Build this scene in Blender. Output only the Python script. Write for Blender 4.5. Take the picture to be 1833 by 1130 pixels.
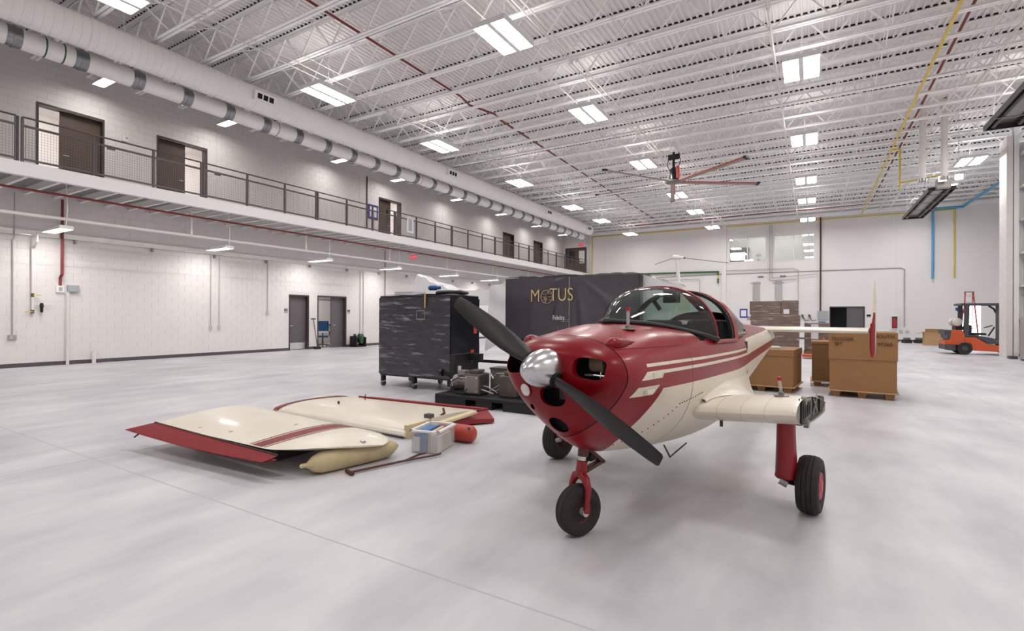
import bpy, bmesh, math, random
from mathutils import Vector, Matrix
random.seed(7)
for o in list(bpy.data.objects): bpy.data.objects.remove(o)
S = bpy.context.scene
C = S.collection

# ------------------------------------------------------------------ camera, world, exposure
YAW, PITCH, ROLL = .53709, .00181, .00443
fwd = Vector((-math.sin(YAW)*math.cos(PITCH), math.cos(YAW)*math.cos(PITCH), math.sin(PITCH)))
rgt = Vector((math.cos(YAW), math.sin(YAW), 0)); upv = rgt.cross(fwd)
r2 = math.cos(ROLL)*rgt + math.sin(ROLL)*upv; u2 = -math.sin(ROLL)*rgt + math.cos(ROLL)*upv
cam = bpy.data.cameras.new('camera'); camo = bpy.data.objects.new('camera', cam); C.objects.link(camo)
m4 = Matrix((r2, u2, -fwd)).transposed().to_4x4(); m4.translation = Vector((0, 0, 1.45))
camo.matrix_world = m4
cam.sensor_width = 36; cam.lens = 36*901.8/1833; cam.clip_start = .05; cam.clip_end = 300
S.camera = camo
W = bpy.data.worlds.new('world'); S.world = W; W.use_nodes = True
W.node_tree.nodes['Background'].inputs[0].default_value = (.85, .93, 1, 1)
W.node_tree.nodes['Background'].inputs[1].default_value = 2.0
S.view_settings.view_transform = 'Standard'; S.view_settings.look = 'None'
S.view_settings.gamma = 1; S.view_settings.use_curve_mapping = False
S.view_settings.exposure = 0.0
HB_POWER = 38.0
CEIL_FILL_POWER = 10.0      # glow added on top of each high-bay lamp to brighten the ceiling      # emission strength of the high-bay lamps
STRIP_POWER = 36.0   # strip lights on the walkway side
ROOM_POWER = 50.0

# ------------------------------------------------------------------ materials
M = {}
def srgb(r, g, b):
    f = lambda c: c/12.92 if c <= .04045 else ((c+.055)/1.055)**2.4
    return (f(r/255), f(g/255), f(b/255), 1)
def mat(name, col, rough=.5, metal=0, var=0, scale=3, bump=0, bscale=40, alpha=1, trans=0, emit=0, coat=0, stretch=None, detail=4):
    m = bpy.data.materials.new(name); m.use_nodes = True; nt = m.node_tree; b = nt.nodes['Principled BSDF']
    c = srgb(*col); b.inputs['Base Color'].default_value = c
    b.inputs['Roughness'].default_value = rough; b.inputs['Metallic'].default_value = metal
    b.inputs['Alpha'].default_value = alpha; b.inputs['Transmission Weight'].default_value = trans
    b.inputs['Coat Weight'].default_value = coat; b.inputs['Coat Roughness'].default_value = .08
    if emit:
        b.inputs['Emission Color'].default_value = c; b.inputs['Emission Strength'].default_value = emit
    if var or bump:
        tc = nt.nodes.new('ShaderNodeTexCoord'); mp = nt.nodes.new('ShaderNodeMapping')
        nt.links.new(tc.outputs['Object'], mp.inputs[0])
        if stretch: mp.inputs['Scale'].default_value = stretch
    if var:
        n = nt.nodes.new('ShaderNodeTexNoise'); n.inputs['Scale'].default_value = scale; n.inputs['Detail'].default_value = detail
        nt.links.new(mp.outputs[0], n.inputs['Vector'])
        r = nt.nodes.new('ShaderNodeValToRGB'); k = var
        r.color_ramp.elements[0].position = .3; r.color_ramp.elements[1].position = .7
        r.color_ramp.elements[0].color = (c[0]*(1-k), c[1]*(1-k), c[2]*(1-k), 1)
        r.color_ramp.elements[1].color = (min(1, c[0]*(1+k)), min(1, c[1]*(1+k)), min(1, c[2]*(1+k)), 1)
        nt.links.new(n.outputs[0], r.inputs[0]); nt.links.new(r.outputs[0], b.inputs['Base Color'])
    if bump:
        n2 = nt.nodes.new('ShaderNodeTexNoise'); n2.inputs['Scale'].default_value = bscale; n2.inputs['Detail'].default_value = detail
        nt.links.new(mp.outputs[0], n2.inputs['Vector'])
        bp = nt.nodes.new('ShaderNodeBump'); bp.inputs['Strength'].default_value = bump; bp.inputs['Distance'].default_value = .02
        nt.links.new(n2.outputs[0], bp.inputs['Height']); nt.links.new(bp.outputs[0], b.inputs['Normal'])
    M[name] = m
    return m
mat('block', (230, 226, 224), .6, var=.02, scale=1.5, bump=.05, bscale=60)
mat('mortar', (223, 218, 216), .8)
mat('joint', (190, 187, 191), .8)
mat('wall', (232, 228, 226), .6, var=.02, scale=.8)
mat('base', (84, 78, 84), .5)
mat('deck', (236, 232, 231), .6, var=.02, scale=.5)
mat('galvdeck', (150, 146, 145), .6, var=.05, scale=2)
mat('steel', (253, 251, 250), .5, var=.02, scale=1)
mat('closure', (30, 27, 28), .9)
mat('fascia', (240, 237, 236), .5)
mat('duct', (246, 243, 241), .45, var=.02, scale=2)
mat('insul', (248, 245, 242), .5, var=.02, scale=2)
mat('galv', (150, 152, 155), .32, .8, var=.15, scale=9)
mat('green', (52, 104, 74), .5)
mat('rail', (92, 85, 86), .45, .3)
mat('wire', (120, 112, 110), .5, .3)
mat('frame_dark', (70, 62, 62), .5)
mat('door_brown', (88, 70, 60), .5, var=.06, scale=4, stretch=(4, 4, .6))
mat('door_grey', (98, 92, 96), .45, var=.03)
mat('kick', (214, 212, 210), .3, .6, var=.06, scale=5)
mat('white', (236, 234, 232), .5)
mat('white_pipe', (228, 223, 220), .5)
mat('redpipe', (128, 48, 46), .5)
mat('yellow', (224, 194, 80), .5)
mat('bluepipe', (92, 160, 204), .5)
mat('greenpipe', (44, 98, 52), .5)
mat('grey_box', (168, 172, 176), .45)
mat('conduit', (176, 172, 170), .4, .4)
mat('black', (22, 20, 22), .5)
mat('black_gloss', (18, 17, 20), .25)
mat('rubber', (40, 35, 33), .75, var=.15, scale=20, bump=.15, bscale=90)
mat('tread', (52, 45, 42), .85, var=.12, scale=14)
mat('exit_red', (214, 62, 82), .4, emit=.5)
mat('lamp', (255, 252, 250), .4, emit=HB_POWER)
mat('uplight', (255, 252, 250), .4, emit=CEIL_FILL_POWER)
mat('strip', (255, 250, 246), .4, emit=STRIP_POWER)
mat('officelamp', (255, 250, 246), .4, emit=15.0)
mat('roomlamp', (255, 250, 246), .4, emit=ROOM_POWER)
mat('daylight', (235, 244, 255), .4, emit=6.0)
mat('glasspane', (225, 232, 232), .04, trans=.0, alpha=.22)
mat('room', (214, 210, 208), .7)
mat('blue', (24, 78, 128), .6)
mat('blue_frame', (48, 58, 150), .5)
mat('paper', (232, 230, 234), .6)
mat('cardboard', (150, 110, 70), .75, var=.05, scale=6, bump=.04, bscale=30)
mat('cardboard_dark', (128, 94, 58), .75, var=.06, scale=6)
mat('cardboard_light', (186, 150, 110), .75, var=.04, scale=6)
mat('wood', (148, 108, 66), .7, var=.12, scale=8, stretch=(1, 6, 6))
mat('marker', (92, 60, 40), .8)
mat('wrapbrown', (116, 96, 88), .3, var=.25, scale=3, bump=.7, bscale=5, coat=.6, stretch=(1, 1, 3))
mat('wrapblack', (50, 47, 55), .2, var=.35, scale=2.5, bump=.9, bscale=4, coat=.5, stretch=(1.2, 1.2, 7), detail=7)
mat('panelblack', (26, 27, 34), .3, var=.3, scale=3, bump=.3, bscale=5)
mat('simblack', (74, 68, 78), .34, var=.14, scale=3, bump=.3, bscale=4, coat=.4)
mat('plastic', (240, 238, 242), .3, alpha=.85, bump=.6, bscale=6)
mat('gold', (226, 200, 132), .4, 0)
mat('emblem', (176, 150, 122), .4, 0)
mat('castgrey', (98, 93, 90), .42, .6, var=.18, scale=8, bump=.1, bscale=50)
mat('castlight', (142, 137, 134), .4, .5, var=.1, scale=8)
mat('orange', (196, 82, 42), .4, var=.06, scale=4)
mat('forkgrey', (66, 66, 72), .5, var=.05)
mat('tankwhite', (214, 208, 198), .4)
mat('ladder_red', (190, 60, 60), .5)
mat('prop', (26, 24, 24), .45, var=.1, scale=4)
mat('chrome', (206, 206, 208), .24, 1.0, var=.1, scale=5)
mat('planered', (124, 4, 18), .3, var=.08, scale=5, coat=.06)
M['planered'].node_tree.nodes['Principled BSDF'].inputs['Specular IOR Level'].default_value = .25
mat('legred', (140, 20, 30), .32, var=.06, scale=5)
mat('hubpink', (182, 74, 84), .45, var=.1, scale=14)
mat('finred', (140, 20, 32), .65, var=.05)
M['finred'].node_tree.nodes['Principled BSDF'].inputs['Specular IOR Level'].default_value = .08
mat('hubred', (128, 34, 38), .5, var=.15, scale=14)
mat('cream', (226, 218, 202), .36, var=.04, scale=2.5, coat=.15)
mat('cream_dirty', (196, 180, 140), .55, var=.12, scale=6)
mat('creamwood', (214, 196, 160), .6, var=.06, scale=4)
mat('wingred', (138, 30, 36), .4, var=.06, scale=5)
mat('primer', (54, 51, 40), .6, .3, var=.25, scale=18)
mat('ribgrey', (128, 124, 118), .45, .5, var=.15, scale=12)
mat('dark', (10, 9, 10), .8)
mat('seal', (20, 19, 20), .45)
mat('lens', (210, 208, 206), .12, .2, var=.15, scale=60)
mat('fin_metal', (168, 152, 130), .5, .3)
mat('brownrod', (92, 60, 54), .5, .3)
mat('cabin', (24, 26, 28), .8)
mat('seatdark', (34, 34, 36), .8)
mat('clear', (230, 225, 224), .05, alpha=.35)
mat('redcap', (176, 34, 48), .4)
mat('fanred', (176, 92, 76), .5)
mat('fanblade', (150, 138, 134), .5)
mat('heater', (62, 58, 56), .4, .5, var=.15, scale=6)
mat('heatref', (150, 146, 142), .3, .8)
mat('totebox', (224, 224, 228), .2, alpha=.22)
mat('toteblue', (70, 112, 160), .5, var=.25, scale=7)
mat('tankred', (172, 62, 46), .45, var=.05)
mat('boxblue', (90, 120, 190), .5)
mat('pinkish', (200, 80, 70), .5)

def filmstreaks(name, col, thr=.60):  # paints film highlights and milky folds as pale streaks in the base colour
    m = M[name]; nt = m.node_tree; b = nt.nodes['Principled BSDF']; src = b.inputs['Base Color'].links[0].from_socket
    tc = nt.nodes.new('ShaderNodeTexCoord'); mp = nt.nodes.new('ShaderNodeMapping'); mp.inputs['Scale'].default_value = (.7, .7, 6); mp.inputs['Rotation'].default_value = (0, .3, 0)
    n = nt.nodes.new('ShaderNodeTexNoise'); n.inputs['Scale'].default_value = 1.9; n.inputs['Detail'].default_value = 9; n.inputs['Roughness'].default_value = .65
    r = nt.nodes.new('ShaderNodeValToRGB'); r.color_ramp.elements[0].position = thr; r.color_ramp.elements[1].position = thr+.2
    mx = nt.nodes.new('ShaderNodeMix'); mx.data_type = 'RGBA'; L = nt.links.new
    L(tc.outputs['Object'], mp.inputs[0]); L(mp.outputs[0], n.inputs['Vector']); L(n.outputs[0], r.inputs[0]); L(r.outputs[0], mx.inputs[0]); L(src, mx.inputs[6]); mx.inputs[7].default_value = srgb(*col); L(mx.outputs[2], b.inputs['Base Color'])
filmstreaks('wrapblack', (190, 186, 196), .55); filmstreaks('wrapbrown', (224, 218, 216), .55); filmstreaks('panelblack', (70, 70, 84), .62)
def nodes_mat(name):
    m = bpy.data.materials.new(name); m.use_nodes = True; M[name] = m
    return m, m.node_tree, m.node_tree.nodes['Principled BSDF']
# concrete floor
m, nt, b = nodes_mat('concrete')
tc = nt.nodes.new('ShaderNodeTexCoord')
def noise(nt, src, sc, det=5, stretch=None, rough=.55):
    mp = nt.nodes.new('ShaderNodeMapping'); nt.links.new(src, mp.inputs[0])
    if stretch: mp.inputs['Scale'].default_value = stretch
    n = nt.nodes.new('ShaderNodeTexNoise'); n.inputs['Scale'].default_value = sc; n.inputs['Detail'].default_value = det; n.inputs['Roughness'].default_value = rough
    nt.links.new(mp.outputs[0], n.inputs['Vector']); return n.outputs[0]
n1 = noise(nt, tc.outputs['Object'], .35, 6); n2 = noise(nt, tc.outputs['Object'], 2.2, 6, (1, .35, 1))
mx = nt.nodes.new('ShaderNodeMath'); mx.operation = 'ADD'; nt.links.new(n1, mx.inputs[0]); nt.links.new(n2, mx.inputs[1])
rp = nt.nodes.new('ShaderNodeValToRGB'); rp.color_ramp.elements[0].position = .55; rp.color_ramp.elements[1].position = 1.35
mm = nt.nodes.new('ShaderNodeMath'); mm.operation = 'MULTIPLY'; mm.inputs[1].default_value = .62; nt.links.new(mx.outputs[0], mm.inputs[0])
rp.color_ramp.elements[0].position = .45; rp.color_ramp.elements[1].position = .8
rp.color_ramp.elements[0].color = srgb(180, 179, 185); rp.color_ramp.elements[1].color = srgb(218, 216, 219)
nt.links.new(mm.outputs[0], rp.inputs[0]); nt.links.new(rp.outputs[0], b.inputs['Base Color'])
b.inputs['Roughness'].default_value = .42; b.inputs['Specular IOR Level'].default_value = .4
n3 = noise(nt, tc.outputs['Object'], 1.2, 5)
mr = nt.nodes.new('ShaderNodeMapRange'); mr.inputs[3].default_value = .34; mr.inputs[4].default_value = .55
nt.links.new(n3, mr.inputs[0]); nt.links.new(mr.outputs[0], b.inputs['Roughness'])

# airframe paint: the flat paint scheme (red over cream, thin stripes) laid out in the aircraft's own coordinates
m, nt, b = nodes_mat('airpaint')
L_ = nt.links.new
tc = nt.nodes.new('ShaderNodeTexCoord'); sp = nt.nodes.new('ShaderNodeSeparateXYZ'); L_(tc.outputs['Object'], sp.inputs[0])
class E:
    def __init__(s, k): s.k = k
def ev(x, sock):
    if isinstance(x, E): L_(x.k, sock)
    else: sock.default_value = x
def op(o, a, c=0.0):
    n = nt.nodes.new('ShaderNodeMath'); n.operation = o; ev(a, n.inputs[0]); ev(c, n.inputs[1]); return E(n.outputs[0])
gt = lambda a, c: op('GREATER_THAN', a, c)
lt = lambda a, c: op('LESS_THAN', a, c)
mul = lambda *a: a[0] if len(a) == 1 else op('MULTIPLY', a[0], mul(*a[1:]))
mxm = lambda *a: a[0] if len(a) == 1 else op('MAXIMUM', a[0], mxm(*a[1:]))
lin = lambda x, k, c: op('ADD', op('MULTIPLY', x, k), c)
s_, z_ = E(sp.outputs[0]), E(sp.outputs[2])
pts = [(.4, .34), (.5, .25), (.55, .183), (.62, .135), (.745, .112), (.84, .139), (.91, .171), (.996, .222), (1.2, .3)]   # (z, s) edge of the cream underside
rmp = nt.nodes.new('ShaderNodeValToRGB'); cr = rmp.color_ramp
fac = op('DIVIDE', lin(z_, 1, -.4), .8); L_(fac.k, rmp.inputs[0])
while len(cr.elements) < len(pts): cr.elements.new(.5)
for rep_ in (0, 1):
    for e, (a, v) in zip(cr.elements, pts): e.position = (a-.4)/.8; e.color = (v, v, v, 1)
low = mul(gt(s_, E(rmp.outputs[0])), lt(z_, lin(op('MAXIMUM', lin(s_, 1, -1.8), 0.0), .0183, .997)))
def band(z0, z1, s0, s1): return mul(gt(z_, z0), lt(z_, z1), gt(s_, s0), lt(s_, s1))
st1 = band(1.143, 1.163, .025, 2.23); st2 = band(1.092, 1.114, .2, 2.3)
bx1 = mul(gt(z_, 1.066), lt(z_, 1.115), gt(s_, lin(z_, 1.4, -.055-1.066*1.4)), lt(s_, lin(z_, .7, .203-1.065*.7)))
bx2 = mul(gt(z_, .966), lt(z_, 1.025), gt(s_, lin(z_, .7, -.112-.966*.7)), lt(s_, lin(z_, .95, .113-.966*.95)))
rear = mul(gt(s_, 2.27), gt(z_, lin(s_, .0215, 1.09-2.256*.0215)), lt(z_, lin(s_, .018, 1.243-2.04*.018)))
cre = mxm(low, st1, st2, bx1, bx2, rear)
nz = noise(nt, tc.outputs['Object'], 5, 5)
def mixc(f, a, c):
    n = nt.nodes.new('ShaderNodeMix'); n.data_type = 'RGBA'
    if isinstance(f, float): n.inputs[0].default_value = f
    else: L_(f, n.inputs[0])
    for q, i in ((a, 6), (c, 7)):
        if isinstance(q, tuple): n.inputs[i].default_value = q
        else: L_(q, n.inputs[i])
    return n.outputs[2]
red = mixc(nz, srgb(130, 14, 28), srgb(146, 22, 36)); crm = mixc(nz, srgb(216, 206, 184), srgb(236, 228, 210))
L_(mixc(cre.k, red, crm), b.inputs['Base Color']); b.inputs['Roughness'].default_value = .3; b.inputs['Coat Weight'].default_value = .12; b.inputs['Coat Roughness'].default_value = .1; b.inputs['Specular IOR Level'].default_value = .35

# tinted canopy glass
m, nt, b = nodes_mat('canopy'); nt.nodes.remove(b)
tr = nt.nodes.new('ShaderNodeBsdfTransparent'); tr.inputs[0].default_value = srgb(192, 212, 205)
gl = nt.nodes.new('ShaderNodeBsdfGlossy'); gl.inputs['Roughness'].default_value = .04
fr = nt.nodes.new('ShaderNodeLayerWeight'); fr.inputs[0].default_value = .5
pw = nt.nodes.new('ShaderNodeMath'); pw.operation = 'POWER'; pw.inputs[1].default_value = 3.5; nt.links.new(fr.outputs['Facing'], pw.inputs[0])
ml = nt.nodes.new('ShaderNodeMath'); ml.operation = 'MULTIPLY_ADD'; ml.inputs[1].default_value = .55; ml.inputs[2].default_value = .05; nt.links.new(pw.outputs[0], ml.inputs[0])
ms = nt.nodes.new('ShaderNodeMixShader'); nt.links.new(ml.outputs[0], ms.inputs[0]); nt.links.new(tr.outputs[0], ms.inputs[1]); nt.links.new(gl.outputs[0], ms.inputs[2])
nt.links.new(ms.outputs[0], nt.nodes['Material Output'].inputs[0])
# window glass
m, nt, b = nodes_mat('windowglass'); nt.nodes.remove(b)
tr = nt.nodes.new('ShaderNodeBsdfTransparent'); tr.inputs[0].default_value = srgb(226, 232, 232)
gl = nt.nodes.new('ShaderNodeBsdfGlossy'); gl.inputs['Roughness'].default_value = .02
ms = nt.nodes.new('ShaderNodeMixShader'); ms.inputs[0].default_value = .3; nt.links.new(tr.outputs[0], ms.inputs[1]); nt.links.new(gl.outputs[0], ms.inputs[2])
nt.links.new(ms.outputs[0], nt.nodes['Material Output'].inputs[0])

# ------------------------------------------------------------------ mesh helpers
class MB:
    def __init__(s): s.v = []; s.f = []
    def box(s, x0, x1, y0, y1, z0, z1):
        i = len(s.v)
        s.v += [(x0, y0, z0), (x1, y0, z0), (x1, y1, z0), (x0, y1, z0), (x0, y0, z1), (x1, y0, z1), (x1, y1, z1), (x0, y1, z1)]
        s.f += [(i, i+3, i+2, i+1), (i+4, i+5, i+6, i+7), (i, i+1, i+5, i+4), (i+1, i+2, i+6, i+5), (i+2, i+3, i+7, i+6), (i+3, i, i+4, i+7)]
        return s
    def bar(s, p, q, w, h, up=(0, 0, 1)):
        p, q, up = Vector(p), Vector(q), Vector(up); d = (q-p).normalized(); a = d.cross(up)
        if a.length < 1e-4: a = d.cross(Vector((1, 0, 0)))
        a.normalize(); b = a.cross(d).normalized(); i = len(s.v)
        for c in (p, q):
            for (e, f) in ((-1, -1), (1, -1), (1, 1), (-1, 1)): s.v.append(tuple(c+a*(e*w/2)+b*(f*h/2)))
        s.f += [(i, i+1, i+2, i+3), (i+7, i+6, i+5, i+4)] + [(i+k, i+4+k, i+4+(k+1) % 4, i+(k+1) % 4) for k in range(4)]
        return s
    def rings(s, R, caps=True, closed=True):
        i = len(s.v); n = len(R[0])
        for r in R: s.v += [tuple(p) for p in r]
        for k in range(len(R)-1):
            for j in range(n if closed else n-1):
                a = i+k*n+j; b = i+k*n+(j+1) % n; s.f.append((a, b, b+n, a+n))
        if caps and closed:
            s.f.append(tuple(i+j for j in reversed(range(n)))); s.f.append(tuple(i+(len(R)-1)*n+j for j in range(n)))
        return s
    def tube(s, P, r, n=10, caps=True):
        P = [Vector(p) for p in P]; R = []; ref = None
        for k, p in enumerate(P):
            d = ((P[k+1]-p).normalized() if k < len(P)-1 else Vector()) + ((p-P[k-1]).normalized() if k else Vector())
            d.normalize()
            if ref is None:
                ref = d.cross(Vector((0, 0, 1)))
                if ref.length < .05: ref = d.cross(Vector((1, 0, 0)))
            a = (ref-d*ref.dot(d)).normalized(); ref = a; b = d.cross(a)
            rr = r[k] if isinstance(r, (list, tuple)) else r
            if 0 < k < len(P)-1:
                c = (P[k+1]-p).normalized().dot((p-P[k-1]).normalized()); rr_ = rr/max(.5, math.sqrt(max(.01, (1+c)/2)))
            else: rr_ = rr
            R.append([p+a*(rr_*math.cos(2*math.pi*j/n))+b*(rr_*math.sin(2*math.pi*j/n)) for j in range(n)])
        return s.rings(R, caps)
    def cyl(s, p, q, r, r1=None, n=16): return s.tube([p, q], [r, r if r1 is None else r1], n)
    def lathe(s, prof, o=(0, 0, 0), ax=(0, 0, 1), n=32, caps=True):
        o, ax = Vector(o), Vector(ax).normalized(); a = ax.cross(Vector((0, 0, 1)))
        if a.length < .05: a = Vector((1, 0, 0))
        a.normalize(); b = ax.cross(a)
        return s.rings([[o+ax*h+a*(r*math.cos(2*math.pi*j/n))+b*(r*math.sin(2*math.pi*j/n)) for j in range(n)] for r, h in prof], caps)
    def prism(s, P, f0, f1):
        n = len(P); i = len(s.v); s.v += [tuple(f0(*p)) for p in P]+[tuple(f1(*p)) for p in P]
        s.f += [tuple(i+j for j in reversed(range(n))), tuple(i+n+j for j in range(n))]+[(i+j, i+(j+1) % n, i+n+(j+1) % n, i+n+j) for j in range(n)]
        return s
    def grid(s, fn, nu, nv):
        i = len(s.v)
        for a in range(nu+1):
            for b in range(nv+1): s.v.append(tuple(fn(a/nu, b/nv)))
        for a in range(nu):
            for b in range(nv):
                k = i+a*(nv+1)+b; s.f.append((k, k+1, k+nv+2, k+nv+1))
        return s
    def mesh(s, name, smooth=None, fix=True):
        me = bpy.data.meshes.new(name); me.from_pydata(s.v, [], s.f); me.update()
        if fix:
            bm = bmesh.new(); bm.from_mesh(me); bmesh.ops.recalc_face_normals(bm, faces=bm.faces); bm.to_mesh(me); bm.free()
        if smooth:
            me.polygons.foreach_set('use_smooth', [True]*len(me.polygons)); me.set_sharp_from_angle(angle=math.radians(smooth))
        return me
    def build(s, name, m, parent=None, smooth=None, fix=True, loc=None, bevel=0):
        o = bpy.data.objects.new(name, s.mesh(name, smooth, fix)); C.objects.link(o)
        o.data.materials.append(M[m])
        if parent: o.parent = parent
        if loc: o.location = loc
        if bevel:
            md = o.modifiers.new('bevel', 'BEVEL'); md.width = bevel; md.segments = 2; md.limit_method = 'ANGLE'
        return o
def tag(o, label, cat=None, group=None, kind=None):
    if label: o['label'] = label
    if cat: o['category'] = cat
    if group: o['group'] = group
    if kind: o['kind'] = kind
    return o
def thing(name, label, cat, loc=(0, 0, 0), rz=0, group=None, kind=None):
    o = bpy.data.objects.new(name, None); C.objects.link(o); o.location = loc; o.rotation_euler = (0, 0, rz)
    return tag(o, label, cat, group, kind)
def inst(me, name, parent=None, loc=(0, 0, 0), rot=None, m=None):
    o = bpy.data.objects.new(name, me); C.objects.link(o); o.location = loc
    if rot: o.rotation_euler = rot
    if parent: o.parent = parent
    return o
def mesh_of(mb, name, m, smooth=None, fix=True):
    me = mb.mesh(name, smooth, fix); me.materials.append(M[m]); return me
ORD = ['first', 'second', 'third', 'fourth', 'fifth', 'sixth', 'seventh', 'eighth', 'ninth', 'tenth', 'eleventh', 'twelfth', 'thirteenth', 'fourteenth', 'fifteenth', 'sixteenth', 'seventeenth', 'eighteenth', 'nineteenth', 'twentieth', 'twenty-first', 'twenty-second', 'twenty-third', 'twenty-fourth', 'twenty-fifth', 'twenty-sixth', 'twenty-seventh', 'twenty-eighth', 'twenty-ninth', 'thirtieth']
TEXTC = {}
def text(body, name, m, parent, loc, size, rot, label=None, sx=1, bold=0):
    cu = bpy.data.curves.new('t', 'FONT'); cu.body = body; cu.size = size; cu.extrude = .002; cu.align_x = 'CENTER'; cu.align_y = 'CENTER'; cu.offset = bold*size
    t = bpy.data.objects.new('t', cu); C.objects.link(t)
    me = bpy.data.meshes.new_from_object(t.evaluated_get(bpy.context.evaluated_depsgraph_get()))
    bpy.data.objects.remove(t)
    o = bpy.data.objects.new(name, me); C.objects.link(o); o.data.materials.clear(); o.data.materials.append(M[m])
    o.location = loc; o.rotation_euler = rot; o.scale = (sx, 1, 1)
    if parent: o.parent = parent
    if label: o['label'] = label
    return o

# ------------------------------------------------------------------ room shell
XL, XM, YF, XR, Y0 = -18.56, -16.0, 39.6, 10.5, -7.0
ZC, ZD = 8.3, 9.1          # joist bottom chord, deck underside
FM = 5.05                  # walkway floor
floor = MB().box(-24, 14, Y0-.5, 46, -.2, 0).build('floor', 'concrete'); tag(floor, 'pale polished concrete hangar floor with faint stains', kind='structure')
jm = mesh_of(MB().box(-18.5, XR, -.005, .005, -.01, .0012), 'slab_joint', 'joint')
for y in (2.2, 9.5, 15.5, 21.6, 28.0): inst(jm, 'slab_joint', floor, (0, y, 0))
jm = mesh_of(MB().box(-.005, .005, Y0, YF, -.01, .0012), 'slab_joint_long', 'joint')
for x in (-12.3, -6.2, 2.6): inst(jm, 'slab_joint', floor, (x, 0, 0))

def cells(a0, a1, z0, z1, ops):
    A = sorted({a0, a1, *[o[0] for o in ops], *[o[1] for o in ops]}); Z = sorted({z0, z1, *[o[2] for o in ops], *[o[3] for o in ops]})
    for i in range(len(A)-1):
        for j in range(len(Z)-1):
            ca, cz = (A[i]+A[i+1])/2, (Z[j]+Z[j+1])/2
            if not any(o[0] < ca < o[1] and o[2] < cz < o[3] for o in ops): yield A[i], A[i+1], Z[j], Z[j+1]
# left wall: openings (y0,y1,z0,z1)
LOW = [(13.16, 14.12, 0, 2.32), (14.55, 16.14, 0, 2.33)]
UP = [(5.25, 6.82, FM, 7.38), (8.25, 9.86, FM, 7.38), (18.14, 19.73, FM, 7.38), (29.86, 31.40, FM, 7.36), (34.38, 35.88, FM, 7.36)]
mb = MB()
for a, b_, c, d in cells(Y0, YF+.4, 0, ZD+.1, LOW+UP): mb.box(XL-.25, XL-.006, a, b_, c, d)
wl = mb.build('wall_left', 'mortar'); tag(wl, 'white painted concrete block wall behind the walkway', kind='structure')
BL, BH, J = .406, .203, .0036
bmesh_full = mesh_of(MB().box(-.02, .0, J/2, BL-J/2, J/2, BH-J/2), 'block', 'block')
field = MB(); nb = 0; cand = []
nrow = int(ZD/BH)+1
for r in range(nrow):
    z = r*BH; off = (r % 2)*BL/2
    k = int((2.6-off)/BL)
    while True:
        y = k*BL+off; k += 1
        if y > YF: break
        segs = [(y+J/2, min(y+BL, YF)-J/2)]
        z0, z1 = z+J/2, z+BH-J/2
        hit = False
        for o in LOW+UP:
            if o[2]-.02 < (z0+z1)/2 < o[3]+.02:
                ns = []
                for a, b_ in segs:
                    if b_ <= o[0] or a >= o[1]: ns.append((a, b_)); continue
                    hit = True
                    if a < o[0]: ns.append((a, o[0]))
                    if b_ > o[1]: ns.append((o[1], b_))
                segs = ns
        whole = not hit and y+BL < YF
        cand.append((y, z, whole, segs, z0, z1))
vis = [c for c in cand if c[2] and 3.9 < c[0] and (c[1] < 4.4 or c[1] > 5.2) and c[1] < 8]
vis.sort(key=lambda c: c[0]); pick = {(c[0], c[1]) for c in vis[:300]}
for y, z, whole, segs, z0, z1 in cand:
    if (y, z) in pick: inst(bmesh_full, 'block', wl, (XL, y, z))
    else:
        for a, b_ in segs: field.box(XL-.02, XL, a, b_, z0, z1)
fo = field.build('block_field', 'block', wl, fix=False); fo['kind'] = 'stuff'

# far wall
WIN = [(-5.21, -2.77, 5.42, 7.17), (-2.31, .13, 5.35, 7.16)]
FD = [(1.0, 2.93, 0, 2.2)]
BRT = [(7.55, 8.6, .0, 2.3)]
mb = MB()
for a, b_, c, d in cells(XM, XR+.3, 0, ZD+.1, WIN+FD+BRT): mb.box(a, b_, YF, YF+.25, c, d)
wb = mb.build('wall_back', 'wall'); tag(wb, 'white far wall of the hangar with two high windows', kind='structure')
ED = [(-18.40, -16.43, FM, 7.36)]
mb = MB()
for a, b_, c, d in cells(XL-.25, XM, 0, ZD+.1, ED): mb.box(a, b_, YF+.3, YF+.5, c, d)
tag(mb.build('wall_walkway', 'wall'), 'end wall of the walkway with a brown double door', kind='structure')
tag(MB().box(XM-.02, XM+.12, YF+.25, YF+.5, 0, ZD).build('trim_1', 'wall'), 'return of the far wall beside the walkway', kind='structure')
tag(MB().box(-5.68, -5.38, YF-.1, YF, 0, 8.16).build('trim_2', 'wall'), 'flat pilaster left of the high windows', kind='structure')
for x in (-14.6, .35, 4.55): MB().box(x-.012, x+.012, YF-.004, YF, 0, 8.2).build('control_joint', 'mortar', wb)
for z in [BH*k for k in range(1, 41)]: pass
fb = MB()
for z in [BH*k for k in range(1, 41)]: fb.box(4.6, XR, YF-.0015, YF+.01, z-.003, z+.003)
o = fb.build('mortar_courses', 'mortar', wb, fix=False); o['kind'] = 'stuff'
tag(MB().box(XM, XR, YF-.22, YF-.02, 8.18, 8.34).build('trim_3', 'steel'), 'white edge beam along the top of the far wall', kind='structure')
tag(MB().box(XR, XR+.25, 25.9, YF+.3, 0, ZD+.1).build('wall_right', 'wall'), 'white right wall beyond the pier', kind='structure')
tag(MB().box(6.95, 7.2, Y0, 23.4, 0, ZD+.1).build('wall_hangar_door', 'wall'), 'right-hand hangar door wall', kind='structure')
tag(MB().box(XL-.25, 7.2, Y0-.25, Y0, 0, ZD+.1).build('wall_front', 'wall'), 'wall behind the viewer', kind='structure')
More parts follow.
